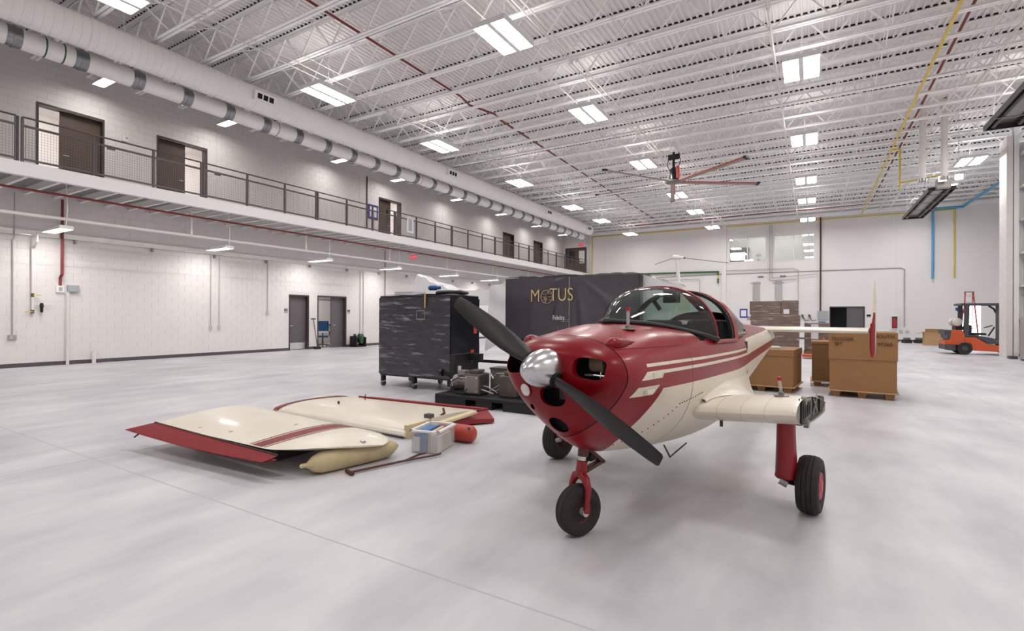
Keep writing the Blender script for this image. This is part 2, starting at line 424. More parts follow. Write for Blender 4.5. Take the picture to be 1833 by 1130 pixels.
# baseboards
mb = MB(); ys = [Y0, 13.16, 14.12, 14.55, 16.14, YF]
for a, b_ in ((Y0, 13.16), (14.12, 14.55), (16.14, YF)): mb.box(XL, XL+.012, a, b_, 0, .11)
tag(mb.build('baseboard_left', 'base'), 'dark grey rubber base along the block wall', kind='structure')
mb = MB()
for a, b_ in ((XM, -5.7), (-5.36, 1.0), (2.93, 7.55), (8.6, XR)): mb.box(a, b_, YF-.012, YF, 0, .1)
tag(mb.build('baseboard_back', 'base'), 'dark grey rubber base along the far wall', kind='structure')

# fluted roof deck (structure) + black flute closures above each joist
P = .1524
mb = MB(); n = int((XR+.5-XL+.5)/P); prof = []
for k in range(n):
    x = XL-.3+k*P
    prof += [(x, ZD), (x+.045, ZD), (x+.055, ZD+.045), (x+.1424, ZD+.045)]
prof.append((XL-.3+n*P, ZD))
i0 = 0
for x, z in prof: mb.v += [(x, Y0-.3, z), (x, YF+.5, z)]
for k in range(len(prof)-1): mb.f.append((2*k, 2*k+2, 2*k+3, 2*k+1))
ceil = mb.build('ceiling', 'deck', fix=False); tag(ceil, 'white fluted metal roof deck', kind='structure')
MB().box(XL-.5, XR+.5, Y0-.3, YF+.5, ZD+.055, ZD+.1).build('roof_board', 'deck', ceil)

# ------------------------------------------------------------------ roof joists
JY = [YF-.55-1.215*k for k in range(0, 30)]
xa, xb = XL+.05, XR-.05
pitch = 1.22; half = pitch/2
def chord(z, lo):
    mb = MB(); x0, x1 = (xa+.5, xb-.4) if lo else (xa, xb)
    for d in (-1, 1):
        a, b_ = sorted((d*.016, d*.086))
        mb.box(x0, x1, a, b_, z-.008 if lo else z, z if lo else z+.008)
        a, b_ = sorted((d*.016, d*.024))
        mb.box(x0, x1, a, b_, z if lo else z-.07, z+.07 if lo else z)
    return mb
top_me = mesh_of(chord(ZD-.02, False), 'top_chord', 'steel'); bot_me = mesh_of(chord(ZC, True), 'bottom_chord', 'steel')
clo_me = mesh_of(MB().box(xa, xb, -.1, -.088, ZD+.001, ZD+.044), 'flute_closure', 'closure')
d_up = mesh_of(MB().bar((0, 0, ZC+.01), (half, 0, ZD-.04), .034, .034, (0, 1, 0)), 'web_bar', 'steel')
d_dn = mesh_of(MB().bar((0, 0, ZD-.04), (half, 0, ZC+.01), .034, .034, (0, 1, 0)), 'web_bar_down', 'steel')
webj = MB(); nx = int((xb-xa-1.2)/half)
for k in range(nx):
    x = xa+.6+k*half
    if k % 2 == 0: webj.bar((x, 0, ZC+.01), (x+half, 0, ZD-.04), .034, .034, (0, 1, 0))
    else: webj.bar((x, 0, ZD-.04), (x+half, 0, ZC+.01), .034, .034, (0, 1, 0))
webj_me = mesh_of(webj, 'web', 'steel')
for k, y in enumerate(JY):
    if y < 2: continue
    j = thing('roof_joist', f'white open-web steel roof joist, {ORD[k]} from the far wall', 'joist', (0, y, 0), group='roof joists')
    inst(top_me, 'top_chord', j); inst(bot_me, 'bottom_chord', j); inst(clo_me, 'flute_closure', j)
    if 6 < y < 19.5:
        for q in range(nx):
            x = xa+.6+q*half
            if x < -15.5 or x > .42*y: continue
            inst(d_up if q % 2 == 0 else d_dn, 'web_bar', j, (x, 0, 0))
    else: inst(webj_me, 'web', j)
# cross bridging rods between joists
for x, nm in ((-13.4, 'beside the big duct'), (-10.6, 'left of the red pipe'), (-7.6, 'right of the red pipe'), (-2.0, 'over the aircraft'), (1.6, 'left of the yellow pipe')):
    mb = MB()
    for a, b_ in zip(JY[:-1], JY[1:]):
        if b_ < 4: break
        mb.bar((x, a, ZC+.03), (x, b_, ZD-.06), .022, .022); mb.bar((x, a, ZD-.06), (x, b_, ZC+.03), .022, .022)
    tag(mb.build('joist_bridging', 'steel'), f'white crossed bridging angles between roof joists {nm}', 'bridging', 'joist bridging')
for x, z, r, nm in ((-11.44, 8.25, .014, 'first left of the near lamp row'), (-11.9, 8.25, .014, 'middle of three beside the duct lamps'), (-12.2, 8.25, .016, 'closest to the duct lamps'), (-5.53, 8.22, .02, 'left one of the central pair'), (-5.36, 8.22, .02, 'right one of the central pair'), (-6.45, 8.25, .016, 'threading the central lamp row'), (-3.95, 8.25, .014, 'right of the ceiling fan mount'), (-.85, 8.22, .022, 'left of the right-hand lamp row'), (3.6, 8.2, .022, 'above the black heaters, left'), (4.1, 8.2, .022, 'above the black heaters, middle'), (4.9, 8.2, .022, 'above the black heaters, right')):
    o = MB().tube([(x, 3, z), (x, YF-.4, z)], r, 8).build('ceiling_conduit', 'white_pipe'); tag(o, f'thin white ceiling conduit, {nm}', 'conduit', 'ceiling conduits')
    cl = mesh_of(MB().box(-.04, .04, -.03, .03, z-.03, z+.03), 'coupling', 'white_pipe')
    for y in JY[2::5]:
        if y > 5: inst(cl, 'coupling', o, (x, y, 0))
zr = 8.44
tag(MB().tube([(-9.62, 4, zr), (-9.62, 12.9, zr), (-9.62, 13.4, zr-.1), (-9.3, 14.4, zr-.1), (-9.45, 14.7, zr), (-9.55, 15.2, zr), (-9.7, 36, zr)], .032, 8).build('red_sprinkler_pipe', 'redpipe', smooth=40), 'dark red pipe threading the joists left of the ceiling fan', 'pipe')
tag(MB().tube([(3.06, 6, zr), (3.06, 36.8, zr), (2.9, 37.0, zr-.1), (-12, 37.4, 8.34)], .035, 8).build('red_sprinkler_pipe', 'redpipe', smooth=40), 'dark red pipe beside the yellow gas pipe on the right', 'pipe')
gas = thing('yellow_gas_pipe', 'yellow gas pipe running along the ceiling to the far wall', 'pipe')
MB().tube([(2.7, 5, 8.22), (2.72, 39.2, 8.12)], .035, 10).build('main_run', 'yellow', gas, 40)
tag(MB().tube([(-15.8, YF-.05, 4.9), (-15.8, YF-.05, 8.1), (7.33, YF-.05, 8.0), (7.33, YF-.05, 3.87)], .035, 10).build('yellow_gas_pipe', 'yellow', smooth=40), 'yellow pipe along the far wall top dropping at both ends', 'pipe')
MB().tube([(2.72, 25.2, 8.22), (3.0, 25.2, 8.22), (3.0, 25.2, 6.6)], .035, 10).build('drop', 'yellow', gas, 40)
MB().tube([(3.0, 25.2, 6.85), (4.35, 25.2, 7.0), (4.35, 25.2, 6.4)], .028, 10).build('branch', 'yellow', gas, 40)
tag(MB().tube([(6.31, YF-.14, 3.84), (6.31, YF-.14, 8.1), (7.7, YF-.14, 8.12), (8.0, 26.0, 8.0)], .065, 10).build('blue_air_pipe', 'bluepipe', smooth=40), 'bright blue pipe dropping down the far wall beside the yellow pipe', 'pipe')
gp = thing('green_oxygen_pipe', 'dark green pipe on the far wall with a short drop', 'pipe')
MB().tube([(-11.8, YF-.13, 4.86), (-5.93, YF-.13, 4.8), (-5.93, YF-.13, 4.55)], .06, 10).build('run', 'greenpipe', gp, 40)
MB().cyl((-5.93, YF-.13, 4.55), (-5.93, YF-.13, 4.3), .035).build('valve', 'yellow', gp); MB().cyl((-5.93, YF-.13, 4.3), (-5.93, YF-.13, 3.95), .06).build('drop', 'greenpipe', gp)

# ------------------------------------------------------------------ ducts
dk = thing('large_spiral_duct', 'large white round spiral duct hung beside the walkway', 'duct')
DX, DZ, DR = -14.2, 7.858, .353
prof = []
y = Y0+.5
while y < 34.8:
    prof += [(DR, y), (DR, y+.14), (DR+.006, y+.145), (DR+.006, y+.155)]; y += .16
MB().lathe(prof+[(DR, y), (DR*.98, y+.05)], (DX, 0, DZ), (0, 1, 0), 36).build('spiral_tube', 'duct', dk, 50)
for y in (4.9, 8.8, 14.6, 21.5, 30, 34): MB().lathe([(DR+.008, -.04), (DR+.016, -.03), (DR+.016, .03), (DR+.008, .04)], (DX, y, DZ), (0, 1, 0), 36).build('coupling_ring', 'duct', dk, 50)
for y in (8.95, 17.9, 27.5, 33.9):
    a = math.radians(-8); mb = MB()
    cx, cz = DX+(DR+.03)*math.cos(a), DZ+(DR+.03)*math.sin(a)
    fr = MB().box(-.12, .1, -.34, .34, -.13, .13).build('diffuser_box', 'duct', dk); fr.location = (cx, y, cz); fr.rotation_euler = (0, -a, 0)
    for q in range(3): MB().box(.095, .103, -.26+.18*q, -.12+.18*q, -.075, .075).build('diffuser_slot', 'dark', fr)
for y in (3.5, 5.6, 8.3, 12.3, 16.5, 20.7, 24.9, 29.1, 33.4): MB().cyl((DX, y, DZ+DR), (DX, y, ZD-.05), .008, n=6).build('hanger_rod', 'steel', dk)
pk = thing('insulated_pipe_duct', 'slim white insulated duct with silver bands above the walkway', 'duct')
PX, PZ, PR = -15.2, 7.595, .226
MB().lathe([(PR, Y0+.5), (PR, 36), (PR*.9, 36.05)], (PX, 0, PZ), (0, 1, 0), 32).build('insulated_tube', 'insul', pk, 50)
k = PX/-16.5; bandme = mesh_of(MB().lathe([(PR, -.13), (PR+.006, -.13), (PR+.008, -.02), (PR+.008, .02), (PR+.006, .13), (PR, .13)], (PX, 0, PZ), (0, 1, 0), 32), 'silver_band', 'galv', 30)
clm = mesh_of(MB().lathe([(PR+.008, -.025), (PR+.02, -.025), (PR+.02, .025), (PR+.008, .025)], (PX, 0, PZ), (0, 1, 0), 32), 'clamp_ring', 'galv', 30)
hgm = mesh_of(MB().cyl((PX, 0, PZ+PR), (PX, 0, ZD-.05), .012, n=6), 'hanger_rod', 'steel')
y = 4.225*k; c = 0
while y < 35.5:
    inst(bandme, 'silver_band', pk, (0, y, 0)); inst(clm, 'clamp_ring', pk, (0, y, 0)); inst(hgm, 'hanger_rod', pk, (0, y, 0)); y += 1.19
grm = mesh_of(MB().lathe([(PR+.002, -.015), (PR+.006, -.015), (PR+.006, .015), (PR+.002, .015)], (PX, 0, PZ), (0, 1, 0), 32), 'green_band', 'green', 30)
gry = mesh_of(MB().lathe([(PR+.002, -.01), (PR+.005, -.01), (PR+.005, .01), (PR+.002, .01)], (PX, 0, PZ), (0, 1, 0), 32), 'grey_band', 'wire', 30)
for y in (4.42, 4.75): inst(grm, 'green_band', pk, (0, y, 0))
for y in (9.95, 10.25, 17.3, 24.3): inst(gry, 'grey_band', pk, (0, y, 0))
tag(MB().tube([(-16.6, 3, 8.35), (-16.6, YF-.5, 8.35)], .05, 8).build('walkway_ceiling_pipe', 'redpipe', smooth=40), 'dark red pipe high above the walkway behind the ducts', 'pipe')
tr = thing('ceiling_cable_tray', 'grey cable tray above the walkway between duct and wall', 'cable tray')
mb = MB().box(-17.05, -17.03, 3, YF-.5, 8.1, 8.2).box(-16.77, -16.75, 3, YF-.5, 8.1, 8.2).build('side_rails', 'conduit', tr)
rg = mesh_of(MB().box(-17.04, -16.76, -.015, .015, 8.11, 8.13), 'rung', 'conduit')
for q in range(60): inst(rg, 'rung', tr, (0, 4+q*.55, 0))

# ------------------------------------------------------------------ walkway (mezzanine)
wk = thing('walkway', 'raised walkway slab with a white edge beam along the left wall', 'walkway')
MB().box(XL+.004, XM-.02, Y0+.02, YF+.28, FM-.12, FM-.01).build('slab', 'galvdeck', wk)
MB().box(XM-.06, XM, Y0+.01, YF+.29, FM-.30, FM).build('edge_beam', 'fascia', wk)
MB().box(XM-.16, XM, Y0+.02, YF+.28, FM-.315, FM-.30).build('beam_flange', 'fascia', wk)
jme = mesh_of(MB().box(XL+.004, XM-.06, -.035, .035, FM-.31, FM-.29).box(XL+.004, XM-.06, -.006, .006, FM-.31, FM-.12), 'floor_joist', 'steel')
q = 0; y = 3.2
while y < YF: inst(jme, 'floor_joist', wk, (0, y, 0)); y += .61
rl = thing('walkway_railing', 'grey steel guard railing with wire mesh panels along the walkway edge', 'railing', (XM-.04, 0, FM))
posts = [4.18-1.38*q for q in range(0, 5)] + [4.29+1.38*q for q in range(26)]
posts = [p for p in posts if p < YF]
pm = mesh_of(MB().box(-.025, .025, -.025, .025, 0, 1.06), 'post', 'rail')
rails = [(mesh_of(MB().tube([(0, 0, 1.065), (0, 1.38, 1.065)], .022, 8), 'top_rail', 'rail'), 'top_rail'), (mesh_of(MB().box(-.02, .02, 0, 1.38, .84, .885), 'middle_rail', 'rail'), 'middle_rail'), (mesh_of(MB().box(-.015, .015, 0, 1.38, .05, .09), 'bottom_rail', 'rail'), 'bottom_rail')]
wm = MB()
nv = 22; nh = 11
for q in range(1, nv): wm.box(-.002, .002, .06+q*1.26/nv-.002, .06+q*1.26/nv+.002, .1, .83)
for q in range(1, nh): wm.box(-.002, .002, .06, 1.32, .1+q*.73/nh-.002, .1+q*.73/nh+.002)
wm.box(-.006, .006, .055, .065, .09, .84).box(-.006, .006, 1.315, 1.325, .09, .84).box(-.006, .006, .055, 1.325, .83, .84).box(-.006, .006, .055, 1.325, .09, .1)
wme = mesh_of(wm, 'mesh_panel', 'wire')
first = [p for p in posts if p >= 4.28]
for q, p in enumerate(first):
    inst(pm, 'post', rl, (0, p, 0))
    if q % 3 == 0: inst(pm, 'post', rl, (0, p-.085, 0))
    if p+1.38 < YF:
        inst(wme, 'mesh_panel', rl, (0, p, 0))
        for me_, n_ in rails: inst(me_, n_, rl, (0, p, 0))
for p in posts[:5]:
    inst(pm, 'post', rl, (0, p, 0)); inst(wme, 'mesh_panel', rl, (0, p-1.38, 0))
    for me_, n_ in rails: inst(me_, n_, rl, (0, p-1.38, 0))
tm = mesh_of(MB().box(-.03, .0, -.09, .09, .79, .86), 'hinge_plate', 'rail')
for y in (6.05, 8.85, 17.0): inst(tm, 'hinge_plate', rl, (0, y, 0))
# pipes, conduit, trunking under the walkway
tag(MB().tube([(-16.6, 0, 4.52), (-16.6, YF, 4.55)], .03, 8).build('red_pipe', 'redpipe', smooth=40), 'thin red pipe just under the walkway joists', 'pipe')
wp = thing('white_air_pipe', 'white pipe slung beneath the walkway on drop rods', 'pipe')
MB().tube([(-16.9, 0, 3.95), (-16.9, 38, 4.0)], .045, 10).build('run', 'white_pipe', wp, 40)
hr = mesh_of(MB().box(-.03, .03, -.03, .03, 3.98, 4.735), 'drop_rod', 'white_pipe')
for y in (8.5, 12.7, 17.2, 21.5, 26, 30.5): inst(hr, 'drop_rod', wp, (-16.9, y, 0))
ct = thing('cable_trunking', 'silver cable trunking running along the lower block wall', 'trunking')
MB().box(XL, XL+.12, 2, 30, 3.62, 3.76).build('channel', 'kick', ct)
bk = mesh_of(MB().box(XL, XL+.16, -.02, .02, 3.5, 3.62), 'bracket', 'conduit')
for q in range(14): inst(bk, 'bracket', ct, (0, 6.1+q*2.0, 0))
tag(MB().tube([(XL+.165, 5.78, 4.73), (XL+.165, 5.78, 2.6), (XL+.04, 5.78, 2.5), (XL+.04, 5.78, 2.28)], .035, 8).build('red_pipe', 'redpipe', smooth=40), 'red vertical pipe running down the block wall to a white box', 'pipe')
tag(MB().tube([(XL+.14, 4.78, 4.73), (XL+.14, 4.78, 3.55), (XL+.03, 4.78, 3.45), (XL+.03, 4.78, .9)], .014, 6).build('conduit_drop', 'conduit'), 'thin grey conduit drop nearest the left frame edge', 'conduit')
ob = thing('outlet_box', 'grey outlet box at the foot of the leftmost conduit drop', 'outlet', (XL, 4.78, .82))
MB().box(0, .06, -.08, .08, -.07, .07).build('body', 'conduit', ob); MB().box(.06, .075, -.05, -.005, -.045, .045).build('cover', 'kick', ob)
ar = thing('air_drop_pipe', 'white compressed air drop with yellow valves and filter', 'pipe')
MB().tube([(XL+.3, 5.2, 3.7), (XL+.3, 5.2, 3.45), (XL+.12, 5.2, 3.3), (XL+.06, 5.18, 3.3), (XL+.06, 5.18, 1.5)], .03, 8).build('drop', 'white_pipe', ar, 40)
for z, s in ((1.98, 1), (1.52, -1)):
    v = MB().cyl((XL+.06, 5.18, z-.05), (XL+.06, 5.18, z+.05), .035).build('valve', 'castgrey', ar); MB().box(XL+.08, XL+.1, 5.18, 5.18+s*.16, z-.012, z+.012).build('handle', 'yellow', v)
fl = MB().lathe([(.02, 0), (.035, .03), (.035, .14), (.045, .15), (.045, .22), (.03, .27)], (XL+.1, 5.36, 1.5), (0, 0, 1), 16).build('filter_bowl', 'black_gloss', ar, 40)
MB().tube([(XL+.06, 5.18, 1.72), (XL+.08, 5.6, 1.72)], .012, 6).build('cross_pipe', 'white_pipe', ar)
sb = thing('fire_alarm_box', 'white pull-station box at the foot of the red pipe', 'box', (XL, 5.78, 2.18)); MB().box(0, .06, -.09, .09, -.1, .1).build('body', 'white', sb); MB().box(.06, .07, -.04, .04, -.05, .05).build('face', 'grey_box', sb)
sw = thing('disconnect_box', 'grey electrical box above a white standpipe', 'box', (XL, 6.06, 2.2)); MB().box(0, .1, -.12, .14, -.1, .1).build('body', 'grey_box', sw); MB().box(.1, .11, -.1, .12, -.085, .085).build('lid', 'grey_box', sw)
tag(MB().tube([(XL+.05, 5.95, 2.1), (XL+.05, 5.95, 0)], .04, 8).build('standpipe', 'white_pipe', smooth=40), 'white vertical pipe from the grey box to the floor', 'pipe')
tag(MB().lathe([(.05, 0), (.05, .3), (.055, .3), (.055, .36), (.02, .37)], (XL+.12, 6.55, 0), (0, 0, 1), 14).build('floor_stub_pipe', 'white_pipe', smooth=40), 'short white capped pipe rising from the floor', 'pipe')
for y, z, nm in ((10.0, 1.0, 'left of the middle pair'), (10.3, 1.0, 'right of the middle pair'), (12.2, 1.55, 'just left of the closed grey door'), (16.95, .62, 'left one above the hose reels'), (17.15, .62, 'right one above the hose reels')):
    t = thing('surface_conduit', f'thin conduit ending in an outlet box, {nm}', 'conduit', (XL, y, 0), group='wall conduits')
    MB().tube([(.02, 0, 3.6), (.02, 0, z+.06)], .012, 6).build('conduit_run', 'conduit', t); MB().box(0, .05, -.05, .05, z-.08, z+.07).build('outlet', 'kick', t)
tag(MB().tube([(XL+.15, 18.45, 4.73), (XL+.15, 18.45, .0)], .02, 6).build('downpipe', 'brownrod'), 'dark vertical pipe on the block wall beside the black crate', 'pipe')
for y, nm in ((10.2, 'above the second upper door'), (16.9, 'left of the third upper door'), (23.2, 'right of the third upper door'), (28.4, 'left of the fourth upper door'), (33.0, 'left of the last upper door')):
    o = MB().box(XL, XL+.004, y-.012, y+.012, FM, 8.2).build('control_joint', 'mortar', wl)
tag(MB().tube([(XL+.03, 17.35, 8.2), (XL+.03, 17.35, 5.7)], .025, 6).build('conduit_drop', 'brownrod'), 'dark red conduit on the upper wall left of the third door', 'conduit')

# ------------------------------------------------------------------ doors on the left wall
def room(name, y0, y1, z0, h, dep=2.6, lampy=None, m='room'):
    x0, x1 = XL-.25-dep, XL-.25
    r = MB(); r.box(x0-.1, x0, y0, y1, z0, z0+h); r.box(x0, x1, y0-.1, y0, z0, z0+h); r.box(x0, x1, y1, y1+.1, z0, z0+h); r.box(x0-.1, x1, y0-.1, y1+.1, z0+h, z0+h+.1)
    if z0 > 1: r.box(x0-.1, x1, y0-.1, y1+.1, z0-.1, z0)
    o = r.build(name, m); tag(o, 'small lit room behind a doorway', kind='structure')
    ly = lampy or (y0+y1)/2
    l = MB().box(x0+.9, x1-.5, ly-.15, ly+.15, z0+h-.06, z0+h-.001).build('ceiling_lamp', 'roomlamp' if z0 > 1 else 'officelamp', o); return o
room('wall_office_lower', 13.9, 18.9, 0, 2.9, 3.2)
room('wall_office_upper_1', 3.6, 7.2, FM, 2.9, 2.8)
room('wall_office_upper_2', 8.0, 11.6, FM, 2.9, 2.8)
room('wall_office_upper_3', 17.8, 21.4, FM, 2.9, 2.8)
def doorset(n, y0, y1, z0, z1, leaf, cm, fm, lab, hinge_right=True, lite=False, kick=False, depth=.16):
    d = thing(f'door_{n}', lab, None, (XL, y0, z0), kind='structure'); w = y1-y0; h = z1-z0
    MB().box(-.25, .02, 0, .05, 0, h).box(-.25, .02, w-.05, w, 0, h).box(-.25, .02, .05, w-.05, h-.06, h).build('door_frame', fm, d)
    l = MB().box(-depth-.045, -depth, leaf[0], leaf[1], .01, h-.06).build('door_leaf', cm, d)
    hy = leaf[0]+.09 if hinge_right else leaf[1]-.09
    MB().cyl((-depth, hy, 1.02), (-depth+.06, hy, 1.02), .012, n=8).bar((-depth+.06, hy, 1.02), (-depth+.06, hy+(.12 if hinge_right else -.12), 1.02), .02, .02).build('handle', 'kick', l)
    if kick: MB().box(-depth, -depth+.004, leaf[0]+.03, leaf[1]-.03, .03, .3).build('kick_plate', 'kick', l)
    if lite: MB().box(-depth-.05, -depth+.004, leaf[1]-.3, leaf[1]-.16, 1.0, 1.9).build('vision_pane', 'black_gloss', l)
    return d
doorset(1, *LOW[0], (.05, .91), 'door_grey', 'frame_dark', 'closed grey door in the lower block wall with a bright kick plate', True, kick=True)
doorset(2, *LOW[1], (.86, 1.54), 'door_grey', 'frame_dark', 'half-open grey double door showing a blue office chair', True)
doorset(3, *UP[0], (.55, 1.52), 'door_brown', 'frame_dark', 'brown upper door nearest the viewer standing partly open', True)
doorset(4, *UP[1], (.05, .95), 'door_brown', 'frame_dark', 'second brown upper door with a bright gap on its right', False)
doorset(5, *UP[2], (.05, .98), 'door_brown', 'frame_dark', 'third brown upper door beside a blue-framed notice', False, lite=True)
doorset(6, *UP[3], (.05, 1.49), 'door_brown', 'frame_dark', 'fourth brown upper door, closed', False)
doorset(7, *UP[4], (.05, 1.45), 'door_brown', 'frame_dark', 'last brown upper door before the walkway end', False, lite=True)
d = thing('door_8', 'brown double door with a glazed leaf at the walkway end', None, (-18.40, YF+.3, FM), kind='structure')
MB().box(0, .06, -.02, .2, 0, 2.31).box(1.91, 1.97, -.02, .2, 0, 2.31).box(.06, 1.91, -.02, .2, 2.24, 2.31).build('door_frame', 'frame_dark', d)
for x0, x1 in ((.06, .98), (.99, 1.91)):
    l = MB().box(x0, x1, .08, .13, .01, 2.24).build('door_leaf', 'door_brown', d)
    MB().box(x0+.25, x1-.15, .074, .08, .95, 2.05).build('vision_pane', 'black_gloss' if x0 < .5 else 'paper', l)
def exit_sign(loc, rz, lab, s=1):
    e = thing('exit_sign', lab, 'sign', loc, rz)
    MB().box(-.17*s, .17*s, 0, .03, -.1*s, .1*s).build('housing', 'exit_red', e); text('EXIT', 'lettering', 'white', e, (0, -.004, 0), .15*s, (math.pi/2, 0, 0)); return e
exit_sign((-16.95, YF+.26, 7.6), 0, 'red EXIT sign above the walkway end door', 1.3)
ex_ = exit_sign((-16.7, 18.6, 4.32), math.radians(45), 'red EXIT sign hung beneath the walkway'); MB().cyl((0, .015, .1), (0, .015, .605), .01, n=6).build('stem', 'white', ex_)
for y, z, nm in ((13.02, 1.62, 'left of the closed grey door'), (16.28, 1.62, 'right of the half-open grey door')):
    s = thing('room_sign', f'small black room sign {nm}', 'sign', (XL, y, z)); MB().box(0, .012, -.07, .07, .0, .11).build('plate', 'black', s); MB().box(0, .012, -.07, .07, -.08, -.02).build('strip', 'grey_box', s); MB().box(.012, .014, -.03, .03, .04, .07).build('number', 'white', s)
# office chair, whiteboard, broom, hose reels
wbd = thing('whiteboard', 'white board on the office wall behind the blue chair', 'whiteboard', (-21.95, 17.4, 1.0)); MB().box(0, .02, -1.0, 1.0, 0, 1.25).build('board', 'white', wbd); MB().box(0, .03, -1.03, -1.0, -.03, 1.28).box(0, .03, -1.0, 1.0, 1.25, 1.28).box(0, .06, -1.0, 1.0, -.06, 0).build('rim', 'frame_dark', wbd)
ch = thing('office_chair', 'blue backed swivel chair standing inside the open doorway', 'chair', (-19.45, 15.55, 0), math.radians(-38))
MB().box(-.25, .25, -.24, .24, .45, .52).build('seat', 'blue', ch, bevel=.02)
MB().box(.2, .25, -.25, .25, .72, 1.2).build('backrest', 'blue', ch, bevel=.02); MB().box(.2, .255, -.22, .22, .66, .74).build('lumbar_pad', 'paper', ch)
MB().bar((.2, 0, .42), (.24, 0, .75), .05, .02).build('back_bracket', 'black', ch); MB().cyl((0, 0, .1), (0, 0, .45), .03).build('gas_column', 'black', ch)
for sgn in (-1, 1): MB().box(-.1, .12, sgn*.29-.03, sgn*.29+.03, .68, .71).box(-.02, .02, sgn*.29-.015, sgn*.29+.015, .5, .68).build('armrest', 'black', ch)
for q in range(5):
    a = q*2*math.pi/5; l = MB().bar((0, 0, .12), (.3*math.cos(a), .3*math.sin(a), .09), .04, .03).build('leg', 'black', ch); MB().cyl((.3*math.cos(a), .3*math.sin(a)-.02, .035), (.3*math.cos(a), .3*math.sin(a)+.02, .035), .035, n=12).build('caster', 'black', l)
br = thing('floor_broom', 'dark long-handled broom leaning between the two grey doors', 'broom', (XL+.12, 14.38, 0))
MB().bar((.12, 0, .06), (.0, -.12, 1.3), .03, .03).build('handle', 'brownrod', br); MB().box(.04, .2, -.12, .12, 0, .1).build('head', 'black', br); MB().box(-.03, .03, -.22, -.02, 1.28, 1.33).build('grip', 'black', br)
hr_ = thing('hose_reel', 'pair of black hose reels with one green disc on the floor', 'hose reel', (XL+.3, 16.55, 0))
MB().box(-.22, .22, -.26, -.2, 0, .5).box(-.22, .22, .28, .34, 0, .45).box(-.22, .22, -.26, .34, 0, .05).build('stand', 'black', hr_)
MB().lathe([(.23, 0), (.23, .03), (.1, .04), (.1, .2), (.23, .21), (.23, .24)], (0, -.18, .38), (.35, 1, 0), 24).build('reel', 'black_gloss', hr_, 40)
MB().lathe([(.23, 0), (.23, .03), (.05, .05)], (.16, .1, .38), (1, .4, 0), 24).build('green_disc', 'greenpipe', hr_, 40)
MB().lathe([(.2, 0), (.2, .16)], (.0, .1, .38), (1, .4, 0), 24).build('hose_coil', 'black', hr_, 40)
nf = thing('notice_frame', 'blue-framed notice on the upper wall left of the third door', 'notice', (XL+.01, 17.75, 6.55)); MB().box(0, .02, -.32, .32, -.35, .35).build('frame', 'blue_frame', nf); MB().box(.02, .025, -.22, .22, -.25, .25).build('sheet', 'paper', nf)
al = thing('alarm_sounder', 'small white alarm on the upper wall between the first two doors', 'alarm', (XL, 7.35, 6.98)); MB().box(0, .06, -.09, .09, -.09, .09).build('body', 'white', al); MB().cyl((.06, .03, .02), (.08, .03, .02), .03).build('lens', 'grey_box', al)
ph = thing('posted_sheet', 'white sheet hung on the railing beside the third upper door', 'sheet', (XM+.02, 17.6, 5.65)); MB().box(0, .006, -.22, .22, -.35, .35).build('page', 'paper', ph); MB().box(.006, .008, -.12, .12, -.28, .28).build('print', 'grey_box', ph)

# ------------------------------------------------------------------ lights
def highbay_proto():
    h = []
    hs = MB(); hs.box(-.4, .4, -.62, .62, .05, .1).box(-.4, -.385, -.62, .62, -.02, .06).box(.385, .4, -.62, .62, -.02, .06).box(-.05, .05, -.62, .62, -.02, .06).box(-.4, .4, -.635, -.62, -.02, .06).box(-.4, .4, .62, .635, -.02, .06)
    lm = MB(); lm.v = [(-.375, -.6, -.012), (-.06, -.6, -.012), (-.06, .6, -.012), (-.375, .6, -.012)]; lm.f = [(0, 3, 2, 1)]; rm = MB(); rm.v = [(-x, y, z) for x, y, z in lm.v]; rm.f = [(0, 1, 2, 3)]
    cn = MB().cyl((0, -.3, .1), (0, 0, .5), .006, n=5).cyl((0, .3, .1), (0, 0, .5), .006, n=5).cyl((0, 0, .5), (0, 0, 1.5), .008, n=5)
    cfill = MB(); cfill.v = [(-.3, -.55, .103), (-.14, -.55, .103), (-.14, .55, .103), (-.3, .55, .103), (.14, -.55, .103), (.3, -.55, .103), (.3, .55, .103), (.14, .55, .103)]; cfill.f = [(0, 1, 2, 3), (4, 5, 6, 7)]
    M['UL'] = mesh_of(cfill, 'uplight_slot', 'uplight', None, False)  # added upward glow on the housing tops, fill for the ceiling
    return mesh_of(hs, 'housing', 'white'), mesh_of(lm, 'lamp_panel', 'lamp', None, False), mesh_of(rm, 'lamp_panel_right', 'lamp', None, False), mesh_of(cn, 'chain', 'steel')
HS, LM, RM, CN = highbay_proto()
rowsY = [36.4, 30.55, 26.0, 20.03, 14.27, 9.39, 4.2, -1.6]
for x, nm in ((-11.55, 'row beside the big duct'), (-5.83, 'central row'), (-.245, 'right-hand row'), (5.29, 'row over the forklift')):
    for k, y in enumerate(rowsY):
        t = thing('high_bay_light', f'bright twin-panel ceiling light, {ORD[k]} from the far wall in the {nm}', 'ceiling light', (x, y, 7.58), group='high-bay lights')
        for me, n in ((HS, 'housing'), (LM, 'lamp_panel'), (RM, 'lamp_panel'), (CN, 'chain'), (M['UL'], 'uplight_slot')): inst(me, n, t)
SB = mesh_of(MB().box(-.14, .14, -.6, .6, .03, .08).box(-.15, -.14, -.6, .6, -.015, .05).box(.14, .15, -.6, .6, -.015, .05).box(-.14, .14, -.6, -.59, -.015, .05).box(-.14, .14, .59, .6, -.015, .05), 'housing', 'white'); sl = MB(); sl.v = [(-.13, -.58, .02), (.13, -.58, .02), (.13, .58, .02), (-.13, .58, .02)]; sl.f = [(0, 3, 2, 1)]; ST = mesh_of(sl, 'tube_lamp', 'strip', None, False)
